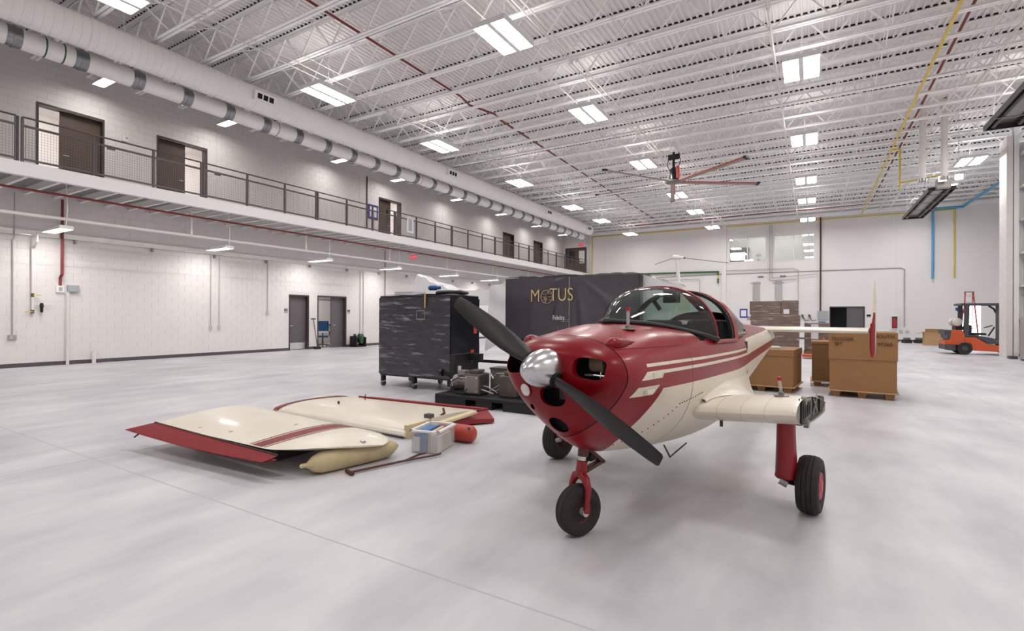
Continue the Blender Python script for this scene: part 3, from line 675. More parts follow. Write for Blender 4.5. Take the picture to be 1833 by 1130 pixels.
SC = mesh_of(MB().cyl((0, -.4, .08), (0, -.4, .24), .006, n=5).cyl((0, .4, .08), (0, .4, .24), .006, n=5), 'chain', 'steel')
k_ = -17.3/-17.96
upl = [(6.663, 8.392), (10.352, 8.421), (15.395, 8.421), (19.086, 8.455), (24.048, 8.511), (29.027, 8.513), (34.151, 8.539), (38.928, 8.499)]
for q, (y, z) in enumerate(upl):
    t = thing('strip_light', f'slim strip light over the walkway, {ORD[q]} from the left', 'strip light', (-17.3, y*k_, 8.13), math.pi/2, group='strip lights over the walkway')
    for me, n in ((SB, 'housing'), (ST, 'tube_lamp'), (SC, 'chain')): inst(me, n, t)
PC = mesh_of(MB().tube([(0, -.55, .08), (.03, -.55, .5), (0, -.55, 1.235)], .012, 6), 'cord', 'white')
for q, y in enumerate((1.3, 5.336, 9.614, 13.686, 17.693, 22.17, 26.27, 30.3)):
    nm = 'just outside the left frame edge' if q == 0 else f'{ORD[q-1]} from the left'
    t = thing('pendant_strip_light', f'white pendant strip light beneath the walkway, {nm}', 'strip light', (-17.3, y, 3.69), math.pi/2, group='pendant lights beneath the walkway')
    for me, n in ((SB, 'housing'), (ST, 'tube_lamp'), (PC, 'cord')): inst(me, n, t)

# ------------------------------------------------------------------ ceiling fan, heaters
fn = thing('ceiling_fan', 'huge five-bladed ceiling fan with red and grey blades', 'fan', (-4.84, 20.9, 6.94))
MB().box(-.45, .45, -.05, .05, 1.33, 1.4).box(-.1, .1, -.3, .3, 1.2, 1.33).build('mounting_bracket', 'steel', fn)
MB().cyl((0, 0, .55), (0, 0, 1.22), .05).build('down_rod', 'black', fn); MB().box(-.22, .22, -.03, .03, .9, 1.12).tube([(-.2, 0, 1.0), (-.26, 0, .7), (-.12, 0, .4)], .015, 6).tube([(.2, 0, 1.2), (.27, 0, .8), (.2, 0, .6)], .015, 6).build('guy_bracket', 'black', fn)
MB().lathe([(.06, .6), (.14, .5), (.16, .1), (.1, .05)], (0, 0, 0), (0, 0, 1), 20).build('motor', 'black_gloss', fn, 40); MB().box(.1, .22, -.1, .1, .1, .62).build('gearbox', 'pinkish', fn, bevel=.03)
MB().lathe([(.1, -.08), (.34, -.03), (.34, .03), (.1, .07)], (0, 0, 0), (0, 0, 1), 24).build('hub', 'wire', fn, 40)
for a in (33, 103, 171, 238, 325):
    bl = MB().box(.3, 3.45, -.0, .13, -.02, .015).build('blade', 'fanblade', fn); bl.rotation_euler = (math.radians(-12), 0, math.radians(a))
    MB().box(.3, 3.45, -.055, .0, -.02, .02).build('red_edge', 'fanred', bl); MB().box(3.44, 3.56, -.06, .14, -.03, .04).build('tip_cap', 'black', bl)
def heater(y0, y1, lab):
    h = thing('radiant_heater', lab, 'heater', (4.08, y0, 6.15)); l = y1-y0
    MB().box(-.4, -.37, 0, l, 0, .12).box(.37, .4, 0, l, 0, .12).box(-.37, -.16, 0, l, .1, .13).box(.16, .37, 0, l, .1, .13).box(-.4, .4, -.02, 0, 0, .13).box(-.4, .4, l, l+.02, 0, .13).build('reflector_shroud', 'heater', h)
    MB().box(-.16, .16, 0, l, .13, .15).build('reflector', 'heatref', h)
    for x in (-.24, .24): MB().cyl((x, .1, .06), (x, l-.1, .06), .05).build('heat_tube', 'heater', h, 40)
    for q in range(4): MB().box(-.4, .4, l*(q+.5)/4-.015, l*(q+.5)/4+.015, -.01, .01).build('cross_bar', 'heatref', h)
    MB().box(-.2, .2, -.35, -.02, .02, .34).build('burner_box', 'castlight', h)
    for y in (.4, l-.4):
        for x in (-.3, .3): MB().cyl((x, y, .13), (x*.6, y, 2.93), .008, n=5).build('hang_wire', 'steel', h)
    return h
heater(23.9, 30.2, 'black tube heater hung below the ceiling above the forklift')
heater(9.5, 16.9, 'black tube heater cut by the upper right frame edge')
for x, nm in ((3.35, 'left'), (3.95, 'right')):
    fl_ = thing('flue_duct', f'white vertical flue above the hung heater, {nm} one', 'flue', (x, 22.8, 6.35), group='heater flues')
    MB().cyl((0, 0, 0), (0, 0, ZD-.01-6.35), .1, n=16).build('tube', 'white_pipe', fl_, 40); MB().cyl((0, 0, -.05), (0, 0, .05), .13, n=16).build('collar', 'galv', fl_, 40)
for x, nm in ((4.0, 'left'), (4.45, 'right')):
    fl_ = thing('flood_light', f'bright flood lamp at the near end of the hung heater, {nm} one', 'flood light', (x, 23.4, 6.45), group='flood lights')
    MB().box(-.12, .12, -.05, .06, -.1, .1).build('housing', 'white', fl_); MB().box(-.1, .1, -.06, -.05, -.085, .085).build('lens', 'strip', fl_); MB().cyl((0, 0, .1), (0, 0, ZD-6.46), .012, n=6).build('stem', 'white_pipe', fl_)

# ------------------------------------------------------------------ far wall fittings
def win(n, x0, x1, z0, z1, lab):
    w = thing(f'window_{n}', lab, None, (x0, YF, z0), kind='structure'); W_, H_ = x1-x0, z1-z0; c = W_/2
    MB().box(0, .05, -.03, .1, 0, H_).box(W_-.05, W_, -.03, .1, 0, H_).box(.05, W_-.05, -.03, .1, 0, .05).box(.05, W_-.05, -.03, .1, H_-.05, H_).box(c-.03, c+.03, -.03, .1, .05, H_-.05).build('window_frame', 'white', w)
    for a, b_ in ((.05, c-.03), (c+.03, W_-.05)): MB().box(a, b_, .03, .04, .05, H_-.05).build('pane', 'windowglass', w)
win(1, *WIN[0], 'left high interior window in the far wall with a dark doorway behind')
win(2, *WIN[1], 'right high interior window in the far wall reflecting lamps')
rm_ = MB(); rm_.box(-6.0, .9, YF+3.4, YF+3.5, 4.6, 8.0).box(-6.1, -6, YF+.25, YF+3.4, 4.6, 8).box(.9, 1, YF+.25, YF+3.4, 4.6, 8).box(-6, .9, YF+.25, YF+3.5, 8, 8.1).box(-6, .9, YF+.25, YF+3.5, 4.5, 4.6)
o = rm_.build('wall_office_back', 'room'); tag(o, 'office seen through the high windows', kind='structure'); MB().box(-3.6, -3.2, YF+1.2, YF+2.4, 7.94, 7.99).build('ceiling_lamp', 'roomlamp', o); MB().box(-1.4, -1.0, YF+1.2, YF+2.4, 7.94, 7.99).build('ceiling_lamp', 'roomlamp', o)
dd = MB().box(-6.0, -4.2, YF+3.3, YF+3.4, 4.6, 6.9).build('dark_doorway', 'frame_dark', o); MB().box(-5.5, -4.5, YF+3.27, YF+3.3, 5.5, 6.5).build('bright_opening', 'roomlamp', o); MB().box(-5.9, -4.5, YF+3.0, YF+3.2, 4.6, 5.9).build('stacked_goods', 'door_brown', o)
d = thing('door_9', 'grey double door in the far wall, its left leaf open to the dark', None, (1.0, YF, 0), kind='structure')
MB().box(0, .05, -.02, .2, 0, 2.2).box(1.88, 1.93, -.02, .2, 0, 2.2).box(.05, 1.88, -.02, .2, 2.13, 2.2).build('door_frame', 'frame_dark', d)
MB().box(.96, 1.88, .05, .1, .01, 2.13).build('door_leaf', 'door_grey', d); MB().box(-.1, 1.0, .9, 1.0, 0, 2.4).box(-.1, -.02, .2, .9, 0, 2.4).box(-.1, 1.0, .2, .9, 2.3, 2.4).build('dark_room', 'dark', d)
w = thing('window_3', 'bright daylit glass door behind the forklift', None, (7.55, YF, 0), kind='structure')
MB().box(0, .06, 0, .1, 0, 2.3).box(.99, 1.05, 0, .1, 0, 2.3).box(.06, .99, 0, .1, 2.24, 2.3).box(.06, .99, 0, .1, 0, .3).build('window_frame', 'white', w); MB().box(.06, .99, .1, .12, .3, 2.24).build('pane', 'daylight', w)
s = thing('door_sign', 'small dark sign right of the far double door', 'sign', (3.15, YF, 1.55)); MB().box(-.12, .12, -.015, 0, 0, .12).build('plate', 'black', s); MB().box(-.12, .12, -.015, 0, -.06, -.01).build('strip', 'grey_box', s)
fe = thing('fire_extinguisher', 'red extinguisher in a white wall cabinet on the far wall', 'extinguisher', (4.46, YF, 1.05)); MB().box(-.2, .2, -.12, 0, -.3, .55).build('cabinet', 'white', fe); MB().box(-.14, .14, -.125, -.12, -.24, .5).build('recess', 'frame_dark', fe); MB().lathe([(.09, 0), (.1, .03), (.1, .45), (.04, .55), (.03, .62)], (0, -.14, -.2), (0, 0, 1), 16).build('cylinder', 'redcap', fe, 40)
tag(MB().tube([(.48, YF-.15, 8.17), (.48, YF-.15, 1.9)], .05, 10).build('red_riser', 'brownrod', smooth=40), 'dark red riser down the far wall right of the windows', 'pipe')
ep = thing('electrical_panel', 'grey electrical box on the far wall below the riser', 'box', (.62, YF, 1.6)); MB().box(-.3, .3, -.15, 0, -.3, .3).build('body', 'grey_box', ep); MB().box(-.27, .27, -.16, -.15, -.27, .27).build('door', 'grey_box', ep)
for x, nm in ((-.55, 'left'), (-.15, 'right')):
    g = thing('gauge_manifold', f'small dark-handled regulator on the far wall, {nm} one', 'regulator', (x, YF, 1.55), group='regulators'); MB().box(-.08, .08, -.08, 0, -.1, .12).build('body', 'conduit', g); MB().bar((-.05, -.1, .12), (.08, -.1, -.18), .04, .05).build('lever', 'black', g); MB().tube([(.05, -.06, -.1), (.15, -.06, -.3), (.4, -.06, -.25)], .02, 6).build('hose', 'black', g)
bf = thing('framed_notice', 'blue-framed notice on the far wall behind the cockpit', 'notice', (-4.22, YF, 1.75)); MB().box(-.25, .25, -.02, 0, -.32, .32).build('frame', 'blue_frame', bf); MB().box(-.17, .17, -.025, -.02, -.22, .22).build('sheet', 'paper', bf)
sk = thing('socket_box', 'grey socket box right of the blue-framed notice', 'outlet', (-3.865, YF, 1.4)); MB().box(-.1, .1, -.08, 0, -.12, .12).build('body', 'wire', sk); MB().box(-.06, .06, -.09, -.08, -.08, .08).build('cover', 'conduit', sk)
CN_ = []
def cond(path, lab, r=.022):
    CN_.append(1); tag(MB().tube([(x, YF-.035-.016*len(CN_)*(1 if len(CN_) > 1 else 0)-.01*len(CN_), z) for x, z in path], r, 6).build('surface_conduit', 'conduit', smooth=40), lab, 'conduit', 'far wall conduits')
cond([(-16, 4.45), (-5.6, 4.62), (4.75, 4.6), (4.95, 4.5), (4.95, .9)], 'long horizontal conduit crossing the far wall under the windows', .028)
cond([(-5.4, 4.85), (-1.1, 4.82), (-.8, 4.7), (-.8, 1.5)], 'conduit turning down right of the left window')
cond([(-9.8, 4.3), (-7.3, 4.3), (-7.2, 4.2), (-7.2, 1)], 'conduit bending down below the green pipe')
cond([(-2.55, 7.9), (-2.55, 4.05), (-.95, 4.05)], 'conduit dropping between the two high windows')
cond([(-2.4, 7.9), (-2.4, 4.2), (.3, 4.4)], 'second conduit dropping between the two high windows')
for x, nm in ((-3.4, 'left'), (-2.0, 'right')):
    c_ = thing('conduit_bank', f'bank of vertical conduits below the high windows, {nm} one', 'conduit', (x, YF, 0), group='conduit banks')
    cm_ = mesh_of(MB().cyl((0, -.035, 1.2), (0, -.035, 4.0), .018, n=6), 'conduit_run', 'conduit')
    for q in range(5): inst(cm_, 'conduit_run', c_, (-.2+q*.1, 0, 0))
    MB().box(-.35, .3, -.065, -.055, 3.85, 3.92).build('strut_channel', 'conduit', c_); MB().box(.1, .45, -.08, -.02, 4.3, 4.36).build('top_plate', 'frame_dark', c_)
for x, z, nm in ((4.8, .6, 'left'), (5.1, .6, 'right')):
    o = thing('far_outlet', f'small outlet on the far wall above the loose blocks, {nm} one', 'outlet', (x, YF, z)); MB().box(-.07, .07, -.06, 0, -.08, .08).build('body', 'conduit', o); MB().box(-.04, .04, -.065, -.06, -.05, .05).build('cover', 'kick', o)

# ------------------------------------------------------------------ pier, steel column and hangar door edge on the right
pr = MB().box(6.1, 6.26, 25.05, 25.85, 0, 8.05).build('trim_pier', 'mortar'); tag(pr, 'white block pier at the right edge', kind='structure')
for r in range(40):
    z = r*BH
    for (x0, x1, y0, y1) in (((6.094, 6.266, 25.044, 25.44), (6.094, 6.266, 25.45, 25.856)) if r % 2 else ((6.094, 6.266, 25.044, 25.24), (6.094, 6.266, 25.25, 25.65), (6.094, 6.266, 25.66, 25.856))):
        o = MB().box(x0, x1, y0, y1, z+.004, z+BH-.004).build('block', 'block', pr)
tag(MB().box(6.12, 6.32, 24.7, 25.0, 0, .1).build('trim_curb', 'base'), 'dark base block at the foot of the pier', kind='structure')
sc = thing('steel_column', 'white steel wide-flange column beside the block pier', 'column', (6.37, 25.2, 0))
MB().box(-.07, .07, -.12, -.1, 0, ZD).box(-.07, .07, .1, .12, 0, ZD).box(-.006, .006, -.1, .1, 0, ZD).build('shaft', 'fascia', sc); MB().box(-.09, .09, -.18, .18, 0, .03).build('base_plate', 'fascia', sc)
MB().bar((.0, -.2, 8.0), (.9, -1.8, 9.0), .1, .1).build('knee_brace', 'fascia', sc)
hd = thing('hangar_door', 'white framed hangar door leaf at the right frame edge', 'door', (6.62, 18.0, 0))
MB().box(0, .06, 0, 7.4, .05, 7.9).build('skin', 'white', hd)
for z in (.1, 1.4, 2.6, 3.8, 5.0, 6.2, 7.4): MB().box(-.14, 0, 0, 7.4, z, z+.06).build('girt', 'white', hd)
for y in (0, 2.4, 4.8, 7.3): MB().box(-.14, 0, y, y+.1, .05, 7.9).build('stile', 'white', hd)
pb = thing('door_control_cabinet', 'grey control cabinet with a hanging black cable at the right edge', 'cabinet', (6.0, 23.2, 0)); MB().box(.22, .47, 0, .9, .06, 1.5).build('body', 'conduit', pb); MB().box(.24, .45, -.02, 0, .1, 1.45).build('door', 'conduit', pb); MB().tube([(.3, -.04, 1.5), (.24, -.05, 1.1), (.18, -.05, .8), (.12, -.05, .5)], .015, 6).build('cable', 'black', pb, 40); MB().box(.24, .46, .02, .88, 0, .06).build('plinth', 'black', pb)

# ------------------------------------------------------------------ the aircraft (local: x = aft, y = -left, z = up)
AC = thing('light_aircraft', 'red and cream low-wing light aircraft with black propeller and its outer wings removed', 'aircraft', (-1.333, 3.113, 0), math.atan2(.98858, .1507))
V = lambda s, t, z: (s, -t, z)
ST_ = [-.37, -.345, -.30, -.22, -.12, 0, .15, .33, .6, .9, 1.25, 1.75, 2.2, 2.8, 3.5, 4.2, 5.0, 5.2]
TB = dict(
 zt=[1.235, 1.265, 1.297, 1.325, 1.345, 1.36, 1.38, 1.40, 1.395, 1.37, 1.36, 1.36, 1.425, 1.43, 1.39, 1.345, 1.30, 1.285],
 zb=[1.00, .90, .80, .715, .64, .575, .525, .49, .46, .44, .43, .43, .47, .57, .70, .83, .98, 1.02],
 w=[.17, .30, .375, .43, .462, .48, .492, .505, .52, .53, .53, .52, .475, .395, .305, .215, .11, .085],
 zm=[1.13, 1.125, 1.11, 1.09, 1.07, 1.055, 1.04, 1.02, 1.0, .98, .97, .97, 1.0, 1.05, 1.09, 1.12, 1.14, 1.15],
 nt=[2, 2, 2.1, 2.2, 2.3, 2.4, 2.5, 2.6, 3, 4, 4.2, 4, 3.4, 3, 2.8, 2.6, 2.4, 2.2],
 nb=[2, 1.7, 1.5, 1.42, 1.4, 1.45, 1.5, 1.6, 1.8, 2.1, 2.4, 2.4, 2.2, 2, 2, 2, 2, 2])
def ip(s, key):
    X, Y = ST_, TB[key]
    if s <= X[0]: return Y[0]
    for k in range(len(X)-1):
        if s <= X[k+1]:
            h = X[k+1]-X[k]; f = (s-X[k])/h
            d0 = (Y[k+1]-Y[k-1])/(X[k+1]-X[k-1]) if k else (Y[1]-Y[0])/h
            d1 = (Y[k+2]-Y[k])/(X[k+2]-X[k]) if k+2 < len(X) else (Y[k+1]-Y[k])/h
            return (2*f**3-3*f*f+1)*Y[k]+(f**3-2*f*f+f)*h*d0+(-2*f**3+3*f*f)*Y[k+1]+(f**3-f*f)*h*d1
    return Y[-1]
NS = 72
def ring(s, k=1.0):
    zt, zb, w, zm, n1, n2_ = [ip(s, q) for q in ('zt', 'zb', 'w', 'zm', 'nt', 'nb')]; R = []
    for j in range(NS):
        a = 2*math.pi*j/NS; c, d = math.cos(a), math.sin(a); n_ = n1 if d >= 0 else n2_; h = (zt-zm) if d >= 0 else (zm-zb)
        t = math.copysign(abs(c)**(2/n_), c)*w; z = zm+math.copysign(abs(d)**(2/n_), d)*h
        R.append(V(s, t*k, zm+(z-zm)*k))
    return R
def fus_top(s, t):
    zt, w, zm, n_ = ip(s, 'zt'), ip(s, 'w'), ip(s, 'zm'), ip(s, 'nt'); return zm+(zt-zm)*max(0, 1-min(1, abs(t)/w)**n_)**(1/n_)
SEAM = -.185
# rear fuselage skin
ss = [SEAM+.006, -.15, -.1, -.04, .02, .1, .2, .33] + [.33+.06*k for k in range(1, 12)] + [1.05, 1.15, 1.25, 1.4, 1.55, 1.75, 1.9, 2.05, 2.2, 2.35, 2.5, 2.65, 2.8, 3.0, 3.25, 3.5, 3.8, 4.1, 4.4, 4.7, 5.0, 5.12, 5.2]
mb = MB().rings([ring(s) for s in ss], True)
keep = []
for f in mb.f:
    P_ = [mb.v[i] for i in f]; cs = sum(p[0] for p in P_)/len(P_); ct_ = sum(p[1] for p in P_)/len(P_); cz = sum(p[2] for p in P_)/len(P_)
    if len(f) == 4 and .95 < cs < 1.9 and abs(ct_) < .475 and cz > 1.2: continue
    if len(f) > 4 and cs < 0: continue
    keep.append(f)
mb.f = keep
fus = mb.build('fuselage', 'airpaint', AC, 42)
# cowl / nose bowl: thick shell with real openings
nsn = [-.37, -.36, -.345, -.325, -.30, -.27, -.245, -.22, -.20, SEAM]
mb = MB().rings([ring(s) for s in nsn] + [ring(s, .965) for s in [SEAM, -.22, -.25, -.28, -.305, -.325]], True)
nb_ = mb.build('nose_bowl', 'planered', AC)
def cutter(t, z, hw, hh, n_=2.6, tilt=0):
    c = MB(); P_ = []
    for j in range(40):
        a = 2*math.pi*j/40; x = math.copysign(abs(math.cos(a))**(2/n_), math.cos(a))*hw; y = math.copysign(abs(math.sin(a))**(2/n_), math.sin(a))*hh
        P_.append((t+x*math.cos(tilt)-y*math.sin(tilt), z+x*math.sin(tilt)+y*math.cos(tilt)))
    return c.prism(P_, lambda a, b: V(-.6, a, b), lambda a, b: V(-.1, a, b))
cuts = [cutter(.275, 1.148, .092, .062, 3.2, -.1), cutter(-.275, 1.148, .092, .062, 3.2, .1), cutter(.035, .965, .09, .062, 2.4), cutter(.02, .775, .06, .052, 2.2), cutter(-.15, .875, .02, .02, 2)]
dgf = bpy.context.evaluated_depsgraph_get
for c in cuts:
    co = c.build('cut', 'dark', AC); md = nb_.modifiers.new('b', 'BOOLEAN'); md.object = co; md.operation = 'DIFFERENCE'; md.solver = 'EXACT'
    bpy.context.view_layer.update(); me = bpy.data.meshes.new_from_object(nb_.evaluated_get(dgf())); nb_.modifiers.clear(); nb_.data = me; bpy.data.objects.remove(co)
nb_.data.materials.clear(); nb_.data.materials.append(M['planered'])
nb_.data.polygons.foreach_set('use_smooth', [True]*len(nb_.data.polygons)); nb_.data.set_sharp_from_angle(angle=math.radians(38))
# dark engine bay, cylinder fins
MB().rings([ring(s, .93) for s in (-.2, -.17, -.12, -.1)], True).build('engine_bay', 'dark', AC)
for sg in (1, -1):
    en = MB()
    for q in range(11 if sg > 0 else 1): en.lathe([(.05, 0), (.052, .004)], V(-.235, sg*(.245+.008*q), 1.172), V(0, sg, 0), 20)
    if sg > 0: en.build('cylinder_fins', 'fin_metal', AC)
    if sg > 0: MB().tube([V(-.25, sg*.2, 1.1), V(-.27, sg*.27, 1.105), V(-.25, sg*.33, 1.1)], .006, 6).tube([V(-.25, sg*.31, 1.13), V(-.26, sg*.31, 1.09)], .006, 6).build('spark_leads', 'kick', AC)
MB().box(-.23, -.2, -.09, .0, .93, .99).build('carburettor', 'castgrey', AC)
# landing light, spinner, propeller
from mathutils.bvhtree import BVHTree
bv = BVHTree.FromPolygons([v.co for v in nb_.data.vertices], [p.vertices for p in nb_.data.polygons])
hp, hn, _, _ = bv.ray_cast(Vector(V(-.8, -.175, .985)), Vector((1, 0, 0)))
ll = MB().lathe([(.0005, .012), (.024, .011), (.04, .007), (.043, .0), (.036, -.02)], hp, hn, 24).build('landing_light', 'lens', AC, 60); MB().lathe([(.042, -.004), (.05, -.004), (.05, .006), (.042, .006), (.042, -.004)], hp, hn, 28, caps=False).build('light_bezel', 'planered', ll, 50)
spn = MB().lathe([(.003, -.215), (.03, -.203), (.062, -.17), (.09, -.125), (.108, -.075), (.118, -.03), (.121, 0), (.121, .03), (.11, .032)], V(-.385, 0, 1.135), (1, 0, 0), 40).build('spinner', 'chrome', AC, 50)
MB().cyl(V(-.36, 0, 1.135), V(-.2, 0, 1.135), .05).build('crankshaft', 'dark', AC)
ang = math.atan2(.713-1.551, .778+.707)
def blade(a):
    stn = [(.07, .04, .028, 60), (.12, .046, .03, 56), (.2, .06, .026, 47), (.32, .068, .02, 36), (.48, .07, .015, 27), (.65, .062, .011, 21), (.78, .052, .008, 18), (.845, .043, .006, 16), (.856, .03, .004, 16)]
    R = []
    rad = Vector(V(0, math.cos(a), math.sin(a))); tan = Vector(V(0, -math.sin(a), math.cos(a))); axs = Vector((-1, 0, 0))
    for r, hw, th, tw in stn:
        tw = math.radians(tw); cd = tan*math.cos(tw)+axs*math.sin(tw); nd = -tan*math.sin(tw)+axs*math.cos(tw)
        o = Vector(V(-.41, 0, 1.135))+rad*r
        R.append([o+cd*(hw*math.cos(q*math.pi/8))+nd*(th*math.sin(q*math.pi/8)*(1 if q < 8 else .5)) for q in range(16)])
    return MB().rings(R, True)
for a in (ang, ang+math.pi):
    blade(a).build('propeller_blade', 'prop', AC, 50)
    rad = Vector(V(0, math.cos(a), math.sin(a))); o = Vector(V(-.41, 0, 1.135)); MB().lathe([(.048, 0), (.05, .012)], o+rad*.108, rad, 20).build('blade_cuff', 'dark', AC, 40)
# cowl details: blister bumps, hinge line, seam, latches
for sg in (1, -1):
    bp_ = []
    for u in range(13):
        f = u/12; s = -.178+.26*f; rr = .042*math.sqrt(max(.02, 1-((.25-f)/.25)**2)) if f < .25 else .042*(1-(f-.25)/.78)**.8
        t = sg*(.305+.055*f); z = fus_top(s, t)
        bp_.append([V(s, t+rr*1.25*math.cos(q*math.pi/8), z-.004+rr*math.sin(q*math.pi/8)) for q in range(16)])
    MB().rings(bp_, True).build('cowl_blister', 'planered', AC, 60)
    hg = [V(s, sg*(ip(s, 'w')*(1-((1.258-ip(s, 'zm'))/(ip(s, 'zt')-ip(s, 'zm')))**ip(s, 'nt'))**(1/ip(s, 'nt'))+.001), 1.258) for s in [-.17+.05*k for k in range(16)]]
    MB().tube(hg, .0035, 6).build('cowl_hinge', 'hubred', AC)
    rv = MB()
    for k in range(26):
        s = .1+k*.03; z = .55+.022*k if k < 14 else .858+.004*(k-14); w_, zm_, zb_, nb2 = ip(s, 'w'), ip(s, 'zm'), ip(s, 'zb'), ip(s, 'nb')
        t = w_*(1-min(1, (zm_-z)/(zm_-zb_))**nb2)**(1/nb2) if z < zm_ else w_
        rv.lathe([(.004, -.003), (.004, .003)], V(s, sg*(t+.001), z), V(0, sg, 0), 6)
    rv.build('rivet_line', 'frame_dark', AC)
for s in (SEAM+.004,): MB().rings([ring(s, 1.0), ring(s+.004, 1.0)], False).build('cowl_seam', 'dark', AC)
for s in (.66, 2.3): MB().rings([[Vector(p)*1 for p in ring(s, 1.0015)], ring(s+.005, 1.0015)], False).build('panel_seam', 'hubred', AC)
for s_, z0_ in ((.08, 1.092), (.0, .995)):
    MB().box(s_, s_+.1, -(ip(s_+.05, 'w')+.003), -(ip(s_+.05, 'w')-.02), z0_-.012, z0_+.012).build('access_door', 'cream', AC)
# belly step and drain
MB().tube([V(.62, .33, .53), V(.66, .36, .44), V(.98, .36, .48)], .006, 6).build('boarding_step', 'frame_dark', AC)
MB().tube([V(.98, .62, .69), V(.98, .62, .645)], .012, 6).build('drain', 'frame_dark', AC)
# --- canopy
NP = 28
def arch(hw, z0, z1, n_=2.25):
    P_ = []
    for j in range(NP+1):
        a = math.pi*j/NP; c, d = math.cos(a), math.sin(a); P_.append((math.copysign(abs(c)**(2/n_), c)*hw, z0+abs(d)**(2/n_)*(z1-z0)))
    return P_
A1 = arch(.513, 1.262, 1.705); A2 = arch(.492, 1.25, 1.70)
BK = [(0, .36, 1.401), (.1, .47, 1.398), (.2, .64, 1.385), (.3, .82, 1.358), (.4, 1.0, 1.318), (.45, 1.09, 1.295), (.513, 1.20, 1.262)]
def bs(t):
    t = abs(t)
    for (a, sa, za), (b, sb_, zb_) in zip(BK[:-1], BK[1:]):
        if t <= b: f = (t-a)/(b-a); return sa+(sb_-sa)*f, za+(zb_-za)*f
    return BK[-1][1:]
base = []
for j in range(NP+1):
    a = math.pi*j/NP; c = math.cos(a); t = math.copysign(abs(c)**.9, c)*.513; s, z = bs(t); base.append((s, t, z))
def wsf(u, v):
    j = v*NP; k = min(int(j), NP-1); f = j-k
    b0 = [base[k][q]*(1-f)+base[k+1][q]*f for q in range(3)]; a1 = [A1[k][q]*(1-f)+A1[k+1][q]*f for q in range(2)]
    c1 = (b0[0]+.27*(1.215-b0[0]), b0[1]*.45+a1[0]*.57, b0[2]+.93*(a1[1]-b0[2]))
    return V(*[(1-u)**2*b0[q]+2*u*(1-u)*c1[q]+u*u*(1.215, a1[0], a1[1])[q] for q in range(3)])
MB().grid(wsf, 20, NP*2).build('windshield', 'canopy', AC, 80, fix=True)
MB().tube([V(b[0]-.006, b[1]*(1.012+.022*max(0, (abs(b[1])-.38)/.13)), b[2]+.016) for b in base], .019, 8).build('windshield_seal', 'seal', AC, 60)
MB().tube([V(1.222, t, z) for t, z in A1], .011, 8).build('windshield_frame', 'legred', AC, 60)
def archband(P0, s0, s1, k0, k1, name, m):
    mb = MB(); R = []
    for s, k in ((s0, k0), (s1, k0), (s1, k1), (s0, k1), (s0, k0)): R.append([V(s, t*k, 1.25+(z-1.25)*k) for t, z in P0])
    return mb.rings(R, False, False).build(name, m, AC, 40)
archband(A2, 1.735, 1.79, .985, .93, 'rear_arch', 'seal')
archband(A2, 1.78, 1.88, 1.0, .975, 'rear_fairing_band', 'legred')
archband(A1, 1.19, 1.222, .985, .95, 'inner_windshield_arch', 'seal')
mb = MB().grid(lambda u, v: V(1.21+.56*u, (v-.5)*.13, 1.703-.01*abs(v-.5)*2-.004*u), 6, 4); mb.build('roof_bar', 'seal', AC, 60)
RS = [(1.88, .49, 1.695, 1.25), (2.02, .475, 1.66, 1.26), (2.2, .45, 1.59, 1.27), (2.4, .42, 1.51, 1.275), (2.62, .38, 1.44, 1.28), (2.85, .33, 1.40, 1.28)]
rr = [[V(s, t, z) for t, z in arch(hw, z0, z1)] for s, hw, z1, z0 in RS]
MB().rings(rr[:4], False, False).build('rear_window', 'canopy', AC, 60); MB().rings(rr[3:], False, False).build('rear_deck_fairing', 'legred', AC, 60)
MB().rings([[(x, y*.965, 1.2+(z-1.2)*.96) for x, y, z in R_] for R_ in rr[3:]], False, False).build('rear_liner', 'cabin', AC, 60)
mb = MB().grid(lambda u, v: V(1.88+.55*u, (v-.5)*.1, 1.70-.19*u), 4, 2); mb.build('rear_window_bar', 'legred', AC, 60)
for sg in (1, -1):
    MB().tube([V(1.2, sg*.508, 1.258), V(1.5, sg*.505, 1.256), V(1.8, sg*.495, 1.252)], .016, 8).build('canopy_rail', 'legred', AC, 60)
# cockpit interior
tub = MB(); tub.box(.95, 2.3, -.44, .44, .84, .86).box(1.0, 1.03, -.42, .42, .84, 1.27).box(2.25, 2.3, -.42, .42, .84, 1.3)
for sg in (1, -1): tub.box(.95, 2.3, sg*.455-.006, sg*.455+.006, .84, 1.22)
tub.build('cockpit_tub', 'cabin', AC)
gsd = MB().grid(lambda u, v: V(.37+.62*u, (v-.5)*2*(.02+.36*u), fus_top(.37+.62*u, (v-.5)*2*(.02+.36*u))+.006), 12, 16).build('glareshield', 'seal', AC, 60)
MB().box(1.02, 1.06, -.4, .4, 1.0, 1.33).build('instrument_panel', 'cabin', AC, bevel=.02)
MB().box(.8, .88, -.05, .05, 1.36, 1.40).lathe([(.001, -.02), (.045, -.015), (.045, .05), (.001, .06)], V(.84, 0, 1.44), (1, 0, 0), 18).build('compass', 'black', AC, 40)
for sg in (1, -1):
    MB().box(1.3, 1.72, sg*.22-.19, sg*.22+.19, .78, .9).build('seat_cushion', 'seatdark', AC, bevel=.04)
    sb_ = MB().box(-.05, .05, sg*.22-.2, sg*.22+.2, 0, .6).build('seat_back', 'seatdark', AC, bevel=.05); sb_.location = (1.76, 0, .84); sb_.rotation_euler = (0, math.radians(14), 0)
    MB().lathe([(.1, 0), (.11, .01), (.1, .02)], V(1.08, sg*.22, 1.22), (1, 0, .2), 20).build('control_wheel', 'black', AC, 40)
MB().tube([V(1.55, -.1, 1.66), V(1.55, -.16, 1.6), V(1.55, -.1, 1.52)], .02, 8).box(1.5, 1.6, -.07, .05, 1.58, 1.695).build('headset', 'black', AC, 40)
